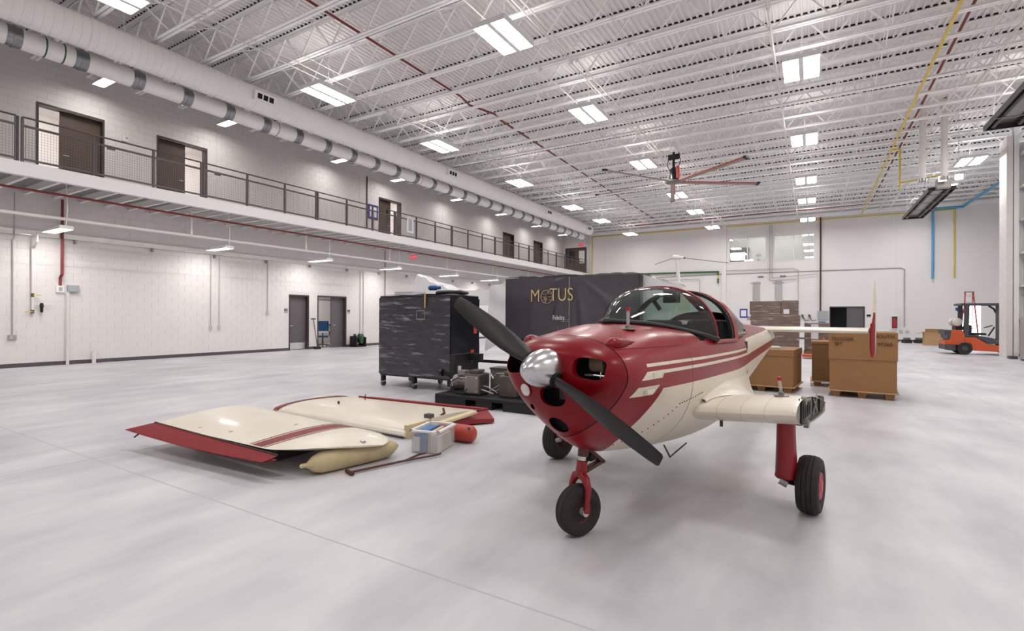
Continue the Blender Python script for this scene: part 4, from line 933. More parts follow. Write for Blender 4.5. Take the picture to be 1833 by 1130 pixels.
# fuel gauge tubes
def gauge(s, t, z, h, tilt=0):
    MB().lathe([(.05, 0), (.05, .006), (.02, .01), (.018, .03)], V(s, t, z), (0, 0, 1), 20).build('gauge_cap', 'ribgrey', AC, 40)
    MB().cyl(V(s, t, z+.02), V(s, t+tilt, z+h), .011, n=10).build('gauge_tube', 'clear', AC, 40); MB().cyl(V(s, t+tilt, z+h-.005), V(s, t+tilt, z+h+.022), .014, n=10).build('gauge_tip', 'redcap', AC, 40)
gauge(.24, .235, fus_top(.24, .235)-.005, .13)
# --- wing centre section stubs
def af(chord, th, n_=22):
    P_ = []
    for k in range(n_+1):
        x = .5*(1-math.cos(math.pi*k/n_)); P_.append((x, 5*th*(.2969*math.sqrt(x)-.126*x-.3516*x*x+.2843*x**3-.1015*x**4)))
    up = [(x*chord, y*1.15*chord) for x, y in P_]; lo = [(x*chord, -y*.85*chord) for x, y in P_[1:-1]]
    return list(reversed(up))+lo
AF = af(1.5, .132)
def wpt(p, t): x, y = p; return (x+.80, t, .815+.08*(abs(t)-1.13)*1.0-.088*x+y)
CUT = 1.2
AFc = [(min(x, CUT), y) for x, y in AF]
for sg in (1, -1):
    R = []
    for t in (.42, .55, .62, .8, 1.0, 1.12): R.append([V(*((lambda q: (q[0], sg*t, q[2]))(wpt(p, t)))) for p in AFc])
    MB().rings(R, True).build('wing_stub', 'cream', AC, 40)
    for t in (.64, .80, .95): MB().rings([[V(q[0], sg*(t+dt), q[2]) for q in [wpt((x, y*1.006), t) for x, y in AFc]] for dt in (-.002, .002)], False).build('skin_joint', 'cream_dirty', AC)
    # cut end: thin skin lip, nose rib, recessed rib web with slots, spar fittings
    def er(k, t, x0=0., x1=9.): return [V(q[0], sg*t, q[2]) for q in [wpt((x0+(min(max(x, x0), x1)-x0)*1.0, y*k), 1.12) for x, y in AFc]]
    MB().rings([er(1.0, 1.12), er(1.0, 1.14), er(.975, 1.14), er(.975, 1.1)], False).build('end_lip', 'cream', AC, 30)
    MB().rings([er(.97, 1.121), er(.97, 1.123)], True).build('end_rib', 'primer', AC)
    MB().rings([er(.93, 1.124, 0, .17), er(.93, 1.132, 0, .17)], True).build('nose_rib', 'ribgrey', AC)
    MB().box(.80+.19, .80+.215, *sorted((-sg*1.1, -sg*1.142)), .72, .885).build('front_spar', 'primer', AC)
    MB().prism([(.80+.25, .715), (.80+.25, .885), (.80+.62, .865), (.80+.62, .73)], lambda a, b: V(a, sg*1.124, b), lambda a, b: V(a, sg*1.130, b)).build('rib_web', 'ribgrey', AC)
    hl = mesh_of(MB().lathe([(.06, 0), (.06, .003)], (0, 0, 0), V(0, sg, 0), 20), 'lightening_hole', 'dark')
    for q in range(4):
        o = inst(hl, 'lightening_hole', AC, V(.80+.315+.08*q, sg*1.1305, .797-.002*q)); o.scale = (.42, 1, 1.05-.05*q)
    for (x, z) in ((.25, .885), (.34, .712)): MB().lathe([(.012, 0), (.03, 0), (.03, .03), (.012, .03)], V(.80+x, sg*1.128, z), V(0, sg, 0), 18).build('spar_fitting', 'ribgrey', AC, 40)
    MB().bar(V(.80+.66, sg*1.13, .72), V(.80+.86, sg*1.13, .85), .012, .02).bar(V(.80+.86, sg*1.13, .72), V(.80+.68, sg*1.13, .85), .012, .02).build('rib_brace', 'ribgrey', AC)
    MB().prism([(.80+.98, .70), (.80+.98, .83), (.80+1.17, .80), (.80+1.2, .75), (.80+1.28, .74), (.80+1.18, .715)], lambda a, b: V(a, sg*1.12, b), lambda a, b: V(a, sg*1.135, b)).build('rear_bracket', 'primer', AC)
    gx = []
    # fillet between wing and fuselage
    def fil(u, v, sg=sg):
        s = .86+1.5*u; x = min(s-.80, 1.45); yt = [p for p in AF if p[1] >= -1e-6]
        yy = min((abs(p[0]-x), p[1]) for p in yt)[1]; wz = wpt((x, yy), .7)[2]
        w_ = ip(s, 'w'); g_ = min(1, u*2.6); g_ = g_*g_*(3-2*g_); p0 = (w_+.02+.2*g_-.1*u*u, wz+.002-.01*(1-g_)); p2 = (w_-.012, wz+.01+(.93-wz)*g_+.05*u); p1 = (w_+.015, wz+.015)
        t = (1-v)**2*p0[0]+2*v*(1-v)*p1[0]+v*v*p2[0]; z = (1-v)**2*p0[1]+2*v*(1-v)*p1[1]+v*v*p2[1]
        return V(s, sg*t, z)
    MB().grid(fil, 24, 12).build('wing_fillet', 'cream', AC, 60)
    # main gear
    lg = []
    for z, r, ds in ((.74, .062, 0), (.70, .064, 0), (.5, .07, .01), (.3, .078, .02), (.272, .083, .02), (.262, .076, .02)): lg.append([V(1.30+ds+r*1.15*math.cos(q*math.pi/10), sg*.985+r*.95*math.sin(q*math.pi/10), z) for q in range(20)])
    MB().rings(lg, True).build('gear_leg_fairing', 'legred', AC, 50)
    MB().bar(V(1.27, sg*.98, .27), V(1.43, sg*1.0, .215), .05, .07).cyl(V(1.425, sg*.96, .213), V(1.425, sg*1.13, .213), .03).build('trailing_arm', 'castgrey', AC)
    MB().cyl(V(1.22, sg*.96, .255), V(1.22, sg*1.01, .235), .022).build('gear_bolt', 'castlight', AC)
    tp = [(.095, -.05), (.12, -.066), (.16, -.076), (.19, -.07), (.206, -.05), (.209, -.034), (.204, -.03), (.211, -.026), (.2125, -.006), (.206, 0), (.2125, .006), (.211, .026), (.204, .03), (.209, .034), (.206, .05), (.19, .07), (.16, .076), (.12, .066), (.095, .05)]
    wh = MB().lathe(tp, V(1.425, sg*1.125, .2125), V(0, 1, 0), 48).build('main_tire', 'rubber', AC, 30)
    MB().lathe([(.001, .074), (.04, .076), (.052, .066), (.075, .06), (.09, .071), (.098, .066), (.098, -.05)], V(1.425, sg*1.125, .2125), V(0, sg, 0), 32).build('main_hub', 'hubpink' if sg > 0 else 'hubred', AC, 35)
gauge(1.14, .985, .888, .115, -.012)
# nose gear
NG = math.radians(-17.6)
na = Vector((math.sin(NG)*-1, -math.cos(NG), 0))  # axle direction, pointing to the aircraft's left
na = Vector((math.sin(NG), -math.cos(NG), 0))
tp = [(.07, -.04), (.09, -.055), (.125, -.062), (.15, -.055), (.163, -.038), (.1655, -.026), (.161, -.022), (.167, -.018), (.168, .0), (.167, .018), (.161, .022), (.1655, .026), (.163, .038), (.15, .055), (.125, .062), (.09, .055), (.07, .04)]
MB().lathe(tp, (0, 0, .168), na, 48).build('nose_tire', 'rubber', AC, 30)
MB().lathe([(.02, .03), (.045, .022), (.06, .028), (.072, .045), (.075, .04), (.075, -.04), (.06, -.028), (.02, -.03)], (0, 0, .168), na, 32).build('nose_hub', 'hubred', AC, 35)
MB().lathe([(.012, .08), (.026, .08), (.026, .04), (.02, -.08)], (0, 0, .168), na, 20).build('axle_nut', 'kick', AC, 35)
NSR = math.radians(-17.6); fw_ = Vector((na.y, -na.x, 0)) if False else Vector((-na.y, na.x, 0))
crown = Vector((.03, 0, .40))
for sg in (1, -1):
    MB().tube([crown+Vector((0, 0, -.005)), Vector((.025, 0, .375))+na*(sg*.05), Vector((.02, 0, .32))+na*(sg*.082), Vector((.008, 0, .24))+na*(sg*.082), Vector((0, 0, .168))+na*(sg*.076)], [.03, .028, .022, .019, .022], 12).build('fork_leg', 'legred', AC, 50)
MB().lathe([(.03, 0), (.04, .02), (.036, .09), (.039, .1), (.03, .105)], crown-Vector((.0, 0, .02)), (.16, 0, 1), 20).build('fork_crown', 'legred', AC, 40)
MB().cyl(crown+Vector((.012, 0, .07)), (.065, 0, .55), .026).build('oleo_strut', 'chrome', AC, 40)
MB().cyl((.055, 0, .51), (.075, 0, .66), .036).build('strut_housing', 'brownrod', AC, 40)
MB().bar((.09, 0, .56), (.30, 0, .425), .05, .025).bar((.30, 0, .425), (.06, 0, .405), .045, .022).cyl((.3, -.03, .425), (.3, .03, .425), .012).build('torque_link', 'brownrod', AC)
MB().box(.13, .18, -.02, .02, .46, .52).tube([(.15, .01, .47), (.14, .03, .43), (.1, .03, .42)], .005, 6).build('shimmy_damper', 'dark', AC)
# --- tail
ta = af(.82, .09, 14)
R = [[V(4.58+x, t, 1.285+y) for x, y in ta] for t in (-1.24, -.6, 0, .6, 1.24)]
MB().rings(R, True).build('tailplane', 'cream', AC, 40)
for sg in (1, -1): MB().box(5.12, 5.125, *sorted((-sg*.1, -sg*1.2)), 1.262, 1.312).build('elevator_gap', 'cream_dirty', AC)
fo_ = [(4.62, 1.25), (4.66, 1.05), (4.78, .965), (5.0, .945), (5.3, .965), (5.46, 1.1), (5.5, 1.4), (5.46, 1.75), (5.36, 1.92), (5.22, 1.95), (5.08, 1.87), (4.9, 1.6), (4.72, 1.38)]
for sg in (1, -1):
    cx_, cz_ = 5.06, 1.4
    def fr_(k, t): return [V(cx_+(x-cx_)*k, t, cz_+(z-cz_)*k) for x, z in fo_]
    MB().rings([fr_(.05, sg*1.248), fr_(.8, sg*1.249), fr_(.97, sg*1.254), fr_(1, sg*1.26), fr_(.97, sg*1.266), fr_(.8, sg*1.271), fr_(.05, sg*1.272)], True).build('tail_fin', 'cream', AC, 50)
    cl2 = lambda R: [(min(p[0], 5.2), p[1], min(p[2], 1.52)) for p in R]
    MB().rings([cl2(fr_(.05, sg*1.2735)), cl2(fr_(.8, sg*1.2725)), cl2(fr_(.965, sg*1.2680)), cl2(fr_(1.002, sg*1.2602)), cl2(fr_(.965, sg*1.2525))], False).build('fin_red_panel', 'finred', AC)
MB().lathe([(.02, 0), (.05, .04), (.02, .09)], V(5.2, 0, 1.16), (1, 0, 0), 14).build('tail_light', 'redcap', AC, 40)

# ------------------------------------------------------------------ detached wings on the floor
def lerp(a, b, f): return a+(b-a)*f
class Panel:
    """wing panel lying flat: corners (x, y, z) of the top surface at leading and trailing edge"""
    def __init__(w, name, lab, rle, tle, rte, tte, th):
        w.c = [Vector(q) for q in (rle, tle, rte, tte)]; w.th = th; w.o = w.c[0].copy(); w.o.z = 0
        w.e = thing(name, lab, 'aircraft wing', w.o); w.P = sorted([p for p in af(1, th, 22) if p[1] >= 0])
    def yy(w, v):
        for (a, ya), (b, yb) in zip(w.P[:-1], w.P[1:]):
            if a <= v <= b: return lerp(ya, yb, (v-a)/(b-a+1e-9))
        return 0
    def pt(w, u, v, side=1, dz=0):
        r, t, R, T = w.c; le = r.lerp(t, u); te = R.lerp(T, u); tp = max(0, (u-.86)/.14); k = 1-.42*tp**2.6; kt = (1-tp**1.6*.93)
        vv = .48+(v-.48)*k; p = le.lerp(te, vv); ch = (te-le).length; p = p.copy(); p.z += (w.yy(v)*kt-.085*(1-v)-.015*v)*ch+dz
        return p-w.o
    def skin(w, m):
        R = []
        for u in (0, .15, .4, .65, .8, .86, .88, .9, .92, .94, .955, .97, .985, 1.0):
            V_ = [.5*(1-math.cos(math.pi*q/18)) for q in range(19)]
            R.append([w.pt(u, v, 1)+Vector((0, 0, 0)) for v in reversed(V_)]+[w.pt(u, v, 1)*1-Vector((0, 0, (w.yy(v)*1.75*(w.c[2]-w.c[0]).length)*(1-max(0, (u-.86)/.14)**1.6*.9))) for v in V_[1:-1]])
        return MB().rings(R, True).build('wing_skin', m, w.e, 45)
    def strip(w, name, m, u0, u1, slant=0, v0=.01, v1=.985, dz=.003):
        return MB().grid(lambda a, b: w.pt(lerp(u0, u1, a)+slant*(lerp(v0, v1, b)-.5), lerp(v0, v1, b), 1, dz), 3, 44).build(name, m, w.e, 60)
WA = Panel('detached_wing', 'nearer cream wing panel with a red trailing strip lying on the floor', (-6.42, 4.06, .29), (-3.50, 3.80, .29), (-6.16, 2.74, .28), (-3.95, 2.76, .265), .125)
WA.skin('cream')
WA.strip('red_stripe', 'hubred', .735, .80, .09); WA.strip('pin_stripe', 'hubred', .715, .722, .09); WA.strip('pin_stripe', 'hubred', .812, .819, .09)
def ail(u, v, dz=0):
    a = Vector((-6.16, 2.735, .275)).lerp(Vector((-4.0, 2.735, .225)), u); b = Vector((-6.42, 2.56, .2)).lerp(Vector((-4.1, 2.655, .17)), u); return a.lerp(b, v)+Vector((0, -.012*math.sin(math.pi*u)*v, dz-.02*math.sin(math.pi*u)*v))-WA.o
MB().grid(lambda u, v: ail(u, v), 14, 4).grid(lambda u, v: ail(u, v, -.035*(1-v)-.004), 14, 4).build('aileron', 'wingred', WA.e, 30)
MB().tube([ail(u/10, 0, .006) for u in range(11)], .005, 6).build('hinge_line', 'frame_dark', WA.e)
MB().lathe([(.004, -.05), (.02, -.03), (.026, 0), (.02, .03)], WA.pt(.975, .3, 1, -.01), (1, -.1, 0), 14).build('tip_light', 'chrome', WA.e, 40)
for u, v in ((.62, .42), (.5, .85), (.3, .9)): MB().lathe([(.02, 0), (.02, .004)], WA.pt(u, v, 1, 0), (0, 0, 1), 14).build('inspection_cap', 'cream_dirty', WA.e)
MB().bar(ail(.04, .5, -.03), ail(.06, .9, -.07), .02, .015).build('hinge_bracket', 'primer', WA.e)
MB().box(.5, .75, -1.0, -.1, 0, .1).build('packing_block', 'frame_dark', WA.e); MB().box(1.6, 1.85, -.95, -.3, 0, .1).build('packing_block', 'frame_dark', WA.e)
WB = Panel('detached_wing', 'farther cream wing panel with open root end and spar stubs lying on the floor', (-4.10, 4.42, .17), (-6.98, 4.52, .16), (-4.04, 5.84, .15), (-6.95, 5.72, .14), .12)
WB.skin('cream'); WB.strip('red_stripe', 'hubred', .86, .93, -.02, .0, .99, .007)
tv = lambda x, y, z: Vector((x, y, z))-WB.o
MB().tube([tv(-4.0, 5.86, .15), tv(-6.3, 5.75, .14)], .014, 8).build('red_edge', 'wingred', WB.e)
MB().prism([(-4.02, 5.84), (-6.2, 5.74), (-6.2, 5.9), (-4.0, 6.06)], lambda a, b: tv(a, b, .1), lambda a, b: tv(a, b, .13)).build('aileron', 'wingred', WB.e)
MB().prism([(-4.03, 5.25), (-3.68, 5.72), (-4.0, 6.05)], lambda a, b: tv(a, b, .02), lambda a, b: tv(a, b, .10-.1*max(0, a+4.0))).build('aileron_tip', 'wingred', WB.e)
MB().box(-.03, .02, .04, .70, -.0, .16).build('root_spar', 'creamwood', WB.e); MB().box(-.02, .03, .74, 1.36, .0, .14).build('rear_spar', 'creamwood', WB.e)
MB().bar((.12, .1, .1), (.16, 1.2, .15), .1, .03).build('loose_spar', 'creamwood', WB.e); MB().box(-.08, .02, .45, .53, .16, .22).build('spar_fitting', 'castgrey', WB.e)
MB().tube([(-.02, .66, .15), (.03, .72, .2), (-.02, .76, .25)], .015, 6).build('cable_hook', 'brownrod', WB.e)
MB().tube([tv(-5.95, 5.55, .14), tv(-5.95, 5.55, .2), tv(-6.1, 5.7, .2)], .007, 6).build('hinge_hook', 'brownrod', WB.e); MB().lathe([(.012, 0), (.018, .02), (.01, .04)], tv(-5.9, 5.0, .17), (0, 0, 1), 10).build('tie_ring', 'primer', WB.e)
# cream roll under the near wing tip
rc = MB(); P0, P1 = Vector((-3.72, 2.98, .12)), Vector((-3.60, 3.95, .12))
prof = [(.012, 0), (.03, .03), (.07, .08), (.095, .15), (.1, .25), (.101, .5), (.1, .78), (.09, .88), (.05, .95), (.01, 1.0)]
o = MB().lathe(prof, (-3.90, 2.93, .101), (.2, 1, .0), 20).build('fuel_tank_roll', 'cream_dirty', smooth=50); tag(o, 'dirty cream rounded float lying under the nearer wing tip', 'float')
MB().lathe([(.012, -.03), (.02, -.02), (.02, .02)], (-3.905, 2.92, .105), (.2, 1, 0), 10).build('end_nub', 'cream_dirty', o)
# storage tote
tt = thing('storage_tote', 'clear plastic tote full of papers beside the wing tip', 'tote', (-3.55, 4.3, 0), math.radians(14))
MB().box(-.15, .15, -.22, -.215, 0, .24).box(-.15, .15, .215, .22, 0, .24).box(-.15, -.145, -.22, .22, 0, .24).box(.145, .15, -.22, .22, 0, .24).box(-.15, .15, -.22, .22, 0, .006).build('shell', 'totebox', tt)
MB().box(-.17, .17, -.24, -.21, .225, .245).box(-.17, .17, .21, .24, .225, .245).box(-.17, -.14, -.24, .24, .225, .245).box(.14, .17, -.24, .24, .225, .245).build('rim', 'white', tt)
MB().box(-.13, .02, -.208, -.19, .01, .2).build('magazine', 'toteblue', tt); MB().box(-.13, -.06, -.212, -.209, .02, .17).build('picture_card', 'paper', tt)
for q, (x, h, m_) in enumerate(((-.0, .2, 'boxblue'), (.03, .22, 'creamwood'), (.06, .19, 'cream'), (.09, .21, 'paper'), (.12, .18, 'cream'))): MB().box(x, x+.025, -.2, .15, .01, h).build('folder', m_, tt)
MB().box(-.12, .0, -.15, .15, .01, .23).build('blue_book', 'toteblue', tt)
# tow bar
tb = thing('tow_bar', 'thin brown forked metal tow bar lying on the floor', 'tow bar', (0, 0, 0))
MB().tube([(-3.62, 3.2, .02), (-3.44, 3.72, .025)], .012, 8).build('shaft', 'brownrod', tb); MB().tube([(-3.69, 3.22, .02), (-3.56, 3.18, .02)], .018, 8).build('handle', 'brownrod', tb)
MB().tube([(-3.44, 3.72, .025), (-3.47, 3.98, .025), (-3.43, 4.03, .03)], .011, 8).build('left_prong', 'brownrod', tb); MB().tube([(-3.44, 3.72, .025), (-3.31, 4.04, .025), (-3.29, 4.1, .03)], .011, 8).build('right_prong', 'brownrod', tb)
rt = MB().lathe([(.02, 0), (.07, .01), (.095, .04), (.1, .1), (.1, .42), (.09, .48)], (-3.30, 4.72, .1), (-1, -.04, 0), 20).build('red_tank', 'tankred', smooth=45); tag(rt, 'red rounded cylinder lying under the wing root beside the tote', 'cylinder'); MB().cyl((-3.33, 4.66, .17), (-3.33, 4.64, .19), .012).build('plug', 'frame_dark', rt)

# ------------------------------------------------------------------ wrapped equipment cabinet
cb = thing('equipment_cabinet', 'tall black cabinet on casters wrapped in clear stretch film', 'cabinet', (-7.72, 7.6, 0))
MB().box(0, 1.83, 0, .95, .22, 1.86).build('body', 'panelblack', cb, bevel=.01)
rnd = random.Random(3)
def filmf(u, v):
    x = -.012+1.854*u; z = .26+1.56*v
    return (x, -.014-.012*abs(math.sin(9*z+2.2*x+1.3*math.sin(5*x)))*math.sin(math.pi*u)**.3-.004*rnd.random(), z)
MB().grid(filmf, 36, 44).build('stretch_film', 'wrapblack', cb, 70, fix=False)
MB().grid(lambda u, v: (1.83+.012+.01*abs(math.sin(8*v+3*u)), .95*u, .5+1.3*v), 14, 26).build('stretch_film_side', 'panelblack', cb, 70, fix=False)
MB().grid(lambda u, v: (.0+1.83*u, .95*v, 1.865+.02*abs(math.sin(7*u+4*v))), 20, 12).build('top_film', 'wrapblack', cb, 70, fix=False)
MB().box(1.02, 1.24, -.034, -.03, 1.38, 1.395).box(1.02, 1.24, -.034, -.03, 1.55, 1.56).box(1.02, 1.025, -.034, -.03, 1.38, 1.56).box(1.235, 1.24, -.034, -.03, 1.38, 1.56).build('document_pouch', 'conduit', cb)
for x, y in ((.04, .05), (.94, .0), (.04, .92), (.85, .95), (1.78, .05), (1.78, .92)):
    l = MB().box(x-.03, x+.03, y-.03 if y < .5 else y-.06, y+.06 if y < .5 else y, .1, .24).build('leg', 'black', cb)
    yy = y+.015 if y < .5 else y-.015
    MB().cyl((x-.03, yy, .05), (x+.03, yy, .05), .05).build('caster_wheel', 'castgrey', l, 30); MB().box(x-.04, x+.04, yy-.03, yy+.03, .085, .115).build('caster_fork', 'kick', l)
MB().box(.35, 1.6, .5, .55, .18, .23).build('cross_member', 'black', cb)
for (x, y, z0, z1, m_, nm) in ((1.845, .8, 1.1, 1.3, 'pinkish', 'orange_sticker'), (1.845, .7, .72, .78, 'orange', 'orange_sticker'), (1.845, .66, .5, .62, 'blue', 'blue_tag')): MB().box(x, x+.012, y-.05, y+.05, z0, z1).build(nm, m_, cb)
cl_ = thing('power_cable', 'black cable coil with a bright blue plug on top of the wrapped cabinet', 'cable', (-6.45, 8.0, 1.89))
MB().tube([(-.1, .0, .03), (.2, -.1, .03), (.5, .0, .03), (.45, .3, .03), (.0, .3, .03), (-.15, .1, .04), (.2, .0, .05), (.45, .12, .05)], .025, 8).build('coil', 'black', cl_, 50)
MB().lathe([(.04, 0), (.05, .02), (.05, .16), (.035, .18), (.03, .26)], (-.12, -.2, .12), (1, .1, 0), 16).build('plug', 'blue', cl_, 40); MB().box(-.03, .0, -.46, -.445, -.28, .0).build('tag', 'cardboard_light', cl_)
pbx = thing('flat_package', 'flat film-wrapped package on the left top of the black cabinet', 'package', (-7.35, 8.1, 1.885)); MB().box(-.25, .25, -.2, .2, 0, .06).build('carton', 'paper', pbx); MB().box(-.26, .26, -.21, .21, .06, .075).build('film', 'plastic', pbx)

# ------------------------------------------------------------------ pallet with engines
pl = thing('plastic_pallet', 'long low black plastic pallet carrying two grey motors', 'pallet', (-5.36, 6.52, 0))
MB().box(0, 2.75, 0, .95, .12, .17).build('deck_board', 'black', pl, bevel=.006)
for x0, x1 in ((0, .62), (.82, 1.12), (1.32, 1.95), (2.15, 2.75)):
    for y0 in (0, .4, .8): MB().box(x0, x1, y0, y0+.15, 0, .12).build('foot_block', 'black', pl)
def engine(name, lab, loc, rz, mirror=1):
    e = thing(name, lab, 'motor', loc, rz)
    MB().box(-.02, .28, -.16, .16, .0, .34).build('gear_case', 'castgrey', e, bevel=.02); MB().box(-.0, .26, -.175, -.16, .03, .31).build('cover_plate', 'castlight', e, bevel=.006)
    for x in (.03, .23):
        for z in (.06, .28): MB().cyl((x, -.185, z), (x, -.17, z), .014, n=8).build('bolt', 'kick', e)
    MB().lathe([(.02, -.02), (.1, -.02), (.115, .0), (.115, .06), (.105, .07), (.105, .2), (.115, .21), (.115, .24), (.06, .25)], (-.28, 0, .19), (1, 0, 0), 24).build('motor_barrel', 'castlight', e, 35)
    fn_ = mesh_of(MB().box(-.2, -.05, -.004, .004, .1, .122), 'cooling_fin', 'castgrey')
    for q in range(12): o = inst(fn_, 'cooling_fin', e, (0, 0, .19), (q*math.pi/6, 0, 0))
    MB().box(-.2, -.06, -.07, .07, .29, .38).build('terminal_box', 'castlight', e, bevel=.008); MB().box(.05, .22, -.1, .1, .34, .4).build('top_cover', 'castgrey', e, bevel=.01)
    MB().tube([(-.1, -.1, .3), (-.25, -.2, .2), (-.2, -.22, .05), (.0, -.2, .02), (.05, -.18, .1)], .008, 6).build('loop_cable', 'black', e, 50)
    MB().tube([(.25, -.1, .1), (.4, -.15, .08), (.5, -.1, .04)], .012, 6).tube([(.25, -.05, .15), (.42, -.12, .14), (.55, -.05, .05)], .01, 6).tube([(.2, .05, .36), (.4, -.02, .35), (.5, -.1, .28)], .012, 6).build('hoses', 'conduit', e, 50)
    return e
engine('gear_motor', 'grey gear motor on the left half of the black pallet', (-4.88, 6.85, .17), .05)
engine('gear_motor', 'grey gear motor partly hidden behind the red aircraft nose', (-4.0, 6.95, .17), math.pi+.1)
fr = thing('motor_frame', 'black steel bracket frame at the left end of the pallet', 'frame', (-5.34, 7.2, .17)); MB().box(0, .1, -.3, .2, 0, .62).box(.1, .35, .1, .2, .5, .62).build('upright', 'black', fr); MB().bar((-.2, -.25, .3), (.1, -.1, .2), .08, .08).build('arm', 'black', fr); MB().cyl((-.22, -.3, .3), (-.16, -.3, .3), .06).build('roller', 'black', fr); MB().box(.1, .13, -.22, -.16, .3, .42).build('white_tag', 'paper', fr); MB().box(.02, .06, -.31, -.305, .08, .2).build('label_plate', 'paper', fr)
cbx = thing('grey_crate', 'plain grey box on the pallet behind the left motor', 'box', (-4.42, 7.32, .17)); MB().box(-.28, .28, -.14, .14, 0, .38).build('body', 'ribgrey', cbx, bevel=.01); MB().box(-.29, .29, -.15, .15, .38, .41).build('lid', 'castgrey', cbx)

# ------------------------------------------------------------------ flight simulator
SX0, SX1, SY, SZ0, SZ1 = -5.64, -2.74, 9.2, .98, 2.25
sm_ = thing('flight_simulator', 'dark flight simulator shell lettered MOTUS raised on black legs under plastic sheet', 'simulator', (SX0, SY, 0))
Wd = SX1-SX0
def simf(u, v):
    x = Wd*u; z = SZ0+(SZ1-SZ0)*v
    xf = 1.62
    d = 0
    for q in range(5):
        a = .25+.28*q; dx = (x-xf); dz = (SZ1-z)
        r_ = math.hypot(dx, dz)+.01; th_ = math.atan2(dx, dz)
    d = .03*max(0, math.sin(9*math.atan2(x-xf, SZ1+.05-z)))**2*min(1, math.hypot(x-xf, SZ1-z)*1.2)*(1 if abs(x-xf) < 1.5 else .4)*(.25 if x < 1.15 else 1)
    return (x, -d, z)
MB().grid(simf, 96, 40).build('front_shell', 'simblack', sm_, 70, fix=False)
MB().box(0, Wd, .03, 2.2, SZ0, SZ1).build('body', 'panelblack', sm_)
MB().box(1.49, 1.5, -.028, -.0, SZ0, SZ1).build('panel_joint', 'conduit', sm_)
MB().box(0, Wd, 0, 2.2, SZ0-.08, SZ0).build('base_frame', 'black', sm_)
for x in (.12, .62, 1.5, 2.6):
    for y in (.15, 1.9):
        l = MB().box(x-.07, x+.07, y-.07, y+.07, .02, SZ0-.08).build('leg', 'black', sm_); MB().box(x-.14, x+.14, y-.14, y+.14, 0, .02).build('foot_plate', 'black', l)
MB().bar((.22, .15, .55), (.45, .15, .9), .06, .06).bar((.52, .15, .55), (.32, .15, .9), .06, .06).build('brace', 'black', sm_); MB().box(-.9, 2.6, .12, .18, .42, .48).box(-.9, 2.6, 1.85, 1.92, .42, .48).build('rail', 'black', sm_)
# lettering
RX = (math.pi/2, 0, 0)
ly = -.034
text('M', 'letter_m', 'gold', sm_, (.735, ly, 1.865), .375, RX, sx=.80, bold=-.012); text('TUS', 'letters_tus', 'gold', sm_, (1.325, ly, 1.88), .375, RX, sx=.80, bold=-.012)
MB().lathe([(.125, -.003), (.14, -.003), (.14, .003), (.125, .003), (.125, -.003)], (1.0, ly, 1.855), (0, 1, 0), 40, caps=False).build('emblem_ring', 'emblem', sm_)
MB().box(.88, 1.12, ly-.002, ly+.002, 1.845, 1.855).bar((.97, ly, 1.74), (1.04, ly, 1.97), .004, .03, (0, 0, 1)).bar((.95, ly, 1.8), (1.03, ly, 1.92), .004, .04).bar((.9, ly, 1.79), (1.1, ly, 1.79), .004, .01).bar((.9, ly, 1.91), (1.1, ly, 1.91), .004, .01).build('emblem_mark', 'emblem', sm_)
text('Fidelity', 'maker_text', 'paper', sm_, (1.27, ly, 1.425), .13, RX, sx=.72); MB().box(1.28, 1.49, ly-.002, ly, 1.385, 1.392).box(1.3, 1.49, ly-.002, ly, 1.35, 1.356).build('maker_rule', 'conduit', sm_)
# draped clear sheet on both sides and on top
sh = thing('plastic_dust_sheet', 'milky plastic sheet draped over the left side of the simulator', 'sheet', (SX0, SY, 0))
MB().grid(lambda u, v: (-.02-(.62+.12*v)*u, .05+.3*u+.02*math.sin(14*v+5*u), (2.24-.16*u-.03*math.sin(6*u))*(1-v)+(SZ0-.05-.28*u)*v), 24, 24).build('side_drape', 'plastic', sh, 70, fix=False)
def drap(u, v):
    x = -3.2+3.2*u; y = .5+1.2*v
    pk_ = .46*max(0, 1-abs(x+2.95)/.16)**1.0 if x < -2.95 else .46*max(0, 1-(x+2.95)/1.25)**1.3
    return (x, y, 2.07+.2*max(0, (x+1.0))**2.2+pk_*(1-.5*abs(v-.1))+.02*math.sin(11*x+7*v)+.012*math.sin(23*x+13*v))
MB().grid(drap, 60, 16).build('top_drape', 'plastic', sh, 70, fix=False); MB().grid(lambda u, v: (-3.2+3.2*u, .5-.06*v, drap(u, 0)[2]*(1-v)+1.7*v), 60, 4).build('hem', 'plastic', sh, 70, fix=False)
s2 = thing('plastic_dust_sheet', 'milky plastic sheet sloping off the right end of the simulator', 'sheet', (SX1, SY, 0))
MB().grid(lambda u, v: (.02+.75*u, .15+.9*v+.02*math.sin(9*u+6*v), 2.24-.22*u-.25*u*v+.015*math.sin(15*u+9*v)), 18, 12).grid(lambda u, v: (.02+.75*u, .15-.02*math.sin(8*u), (2.24-.22*u)*(1-v)+1.3*v), 18, 6).build('drape', 'plastic', s2, 70, fix=False)
MB().grid(lambda u, v: (-Wd*u, .0+1.2*v, 2.262+.02*abs(math.sin(9*u+4*v))+.015*abs(math.sin(31*u))), 40, 8).build('top_drape', 'plastic', s2, 70, fix=False)

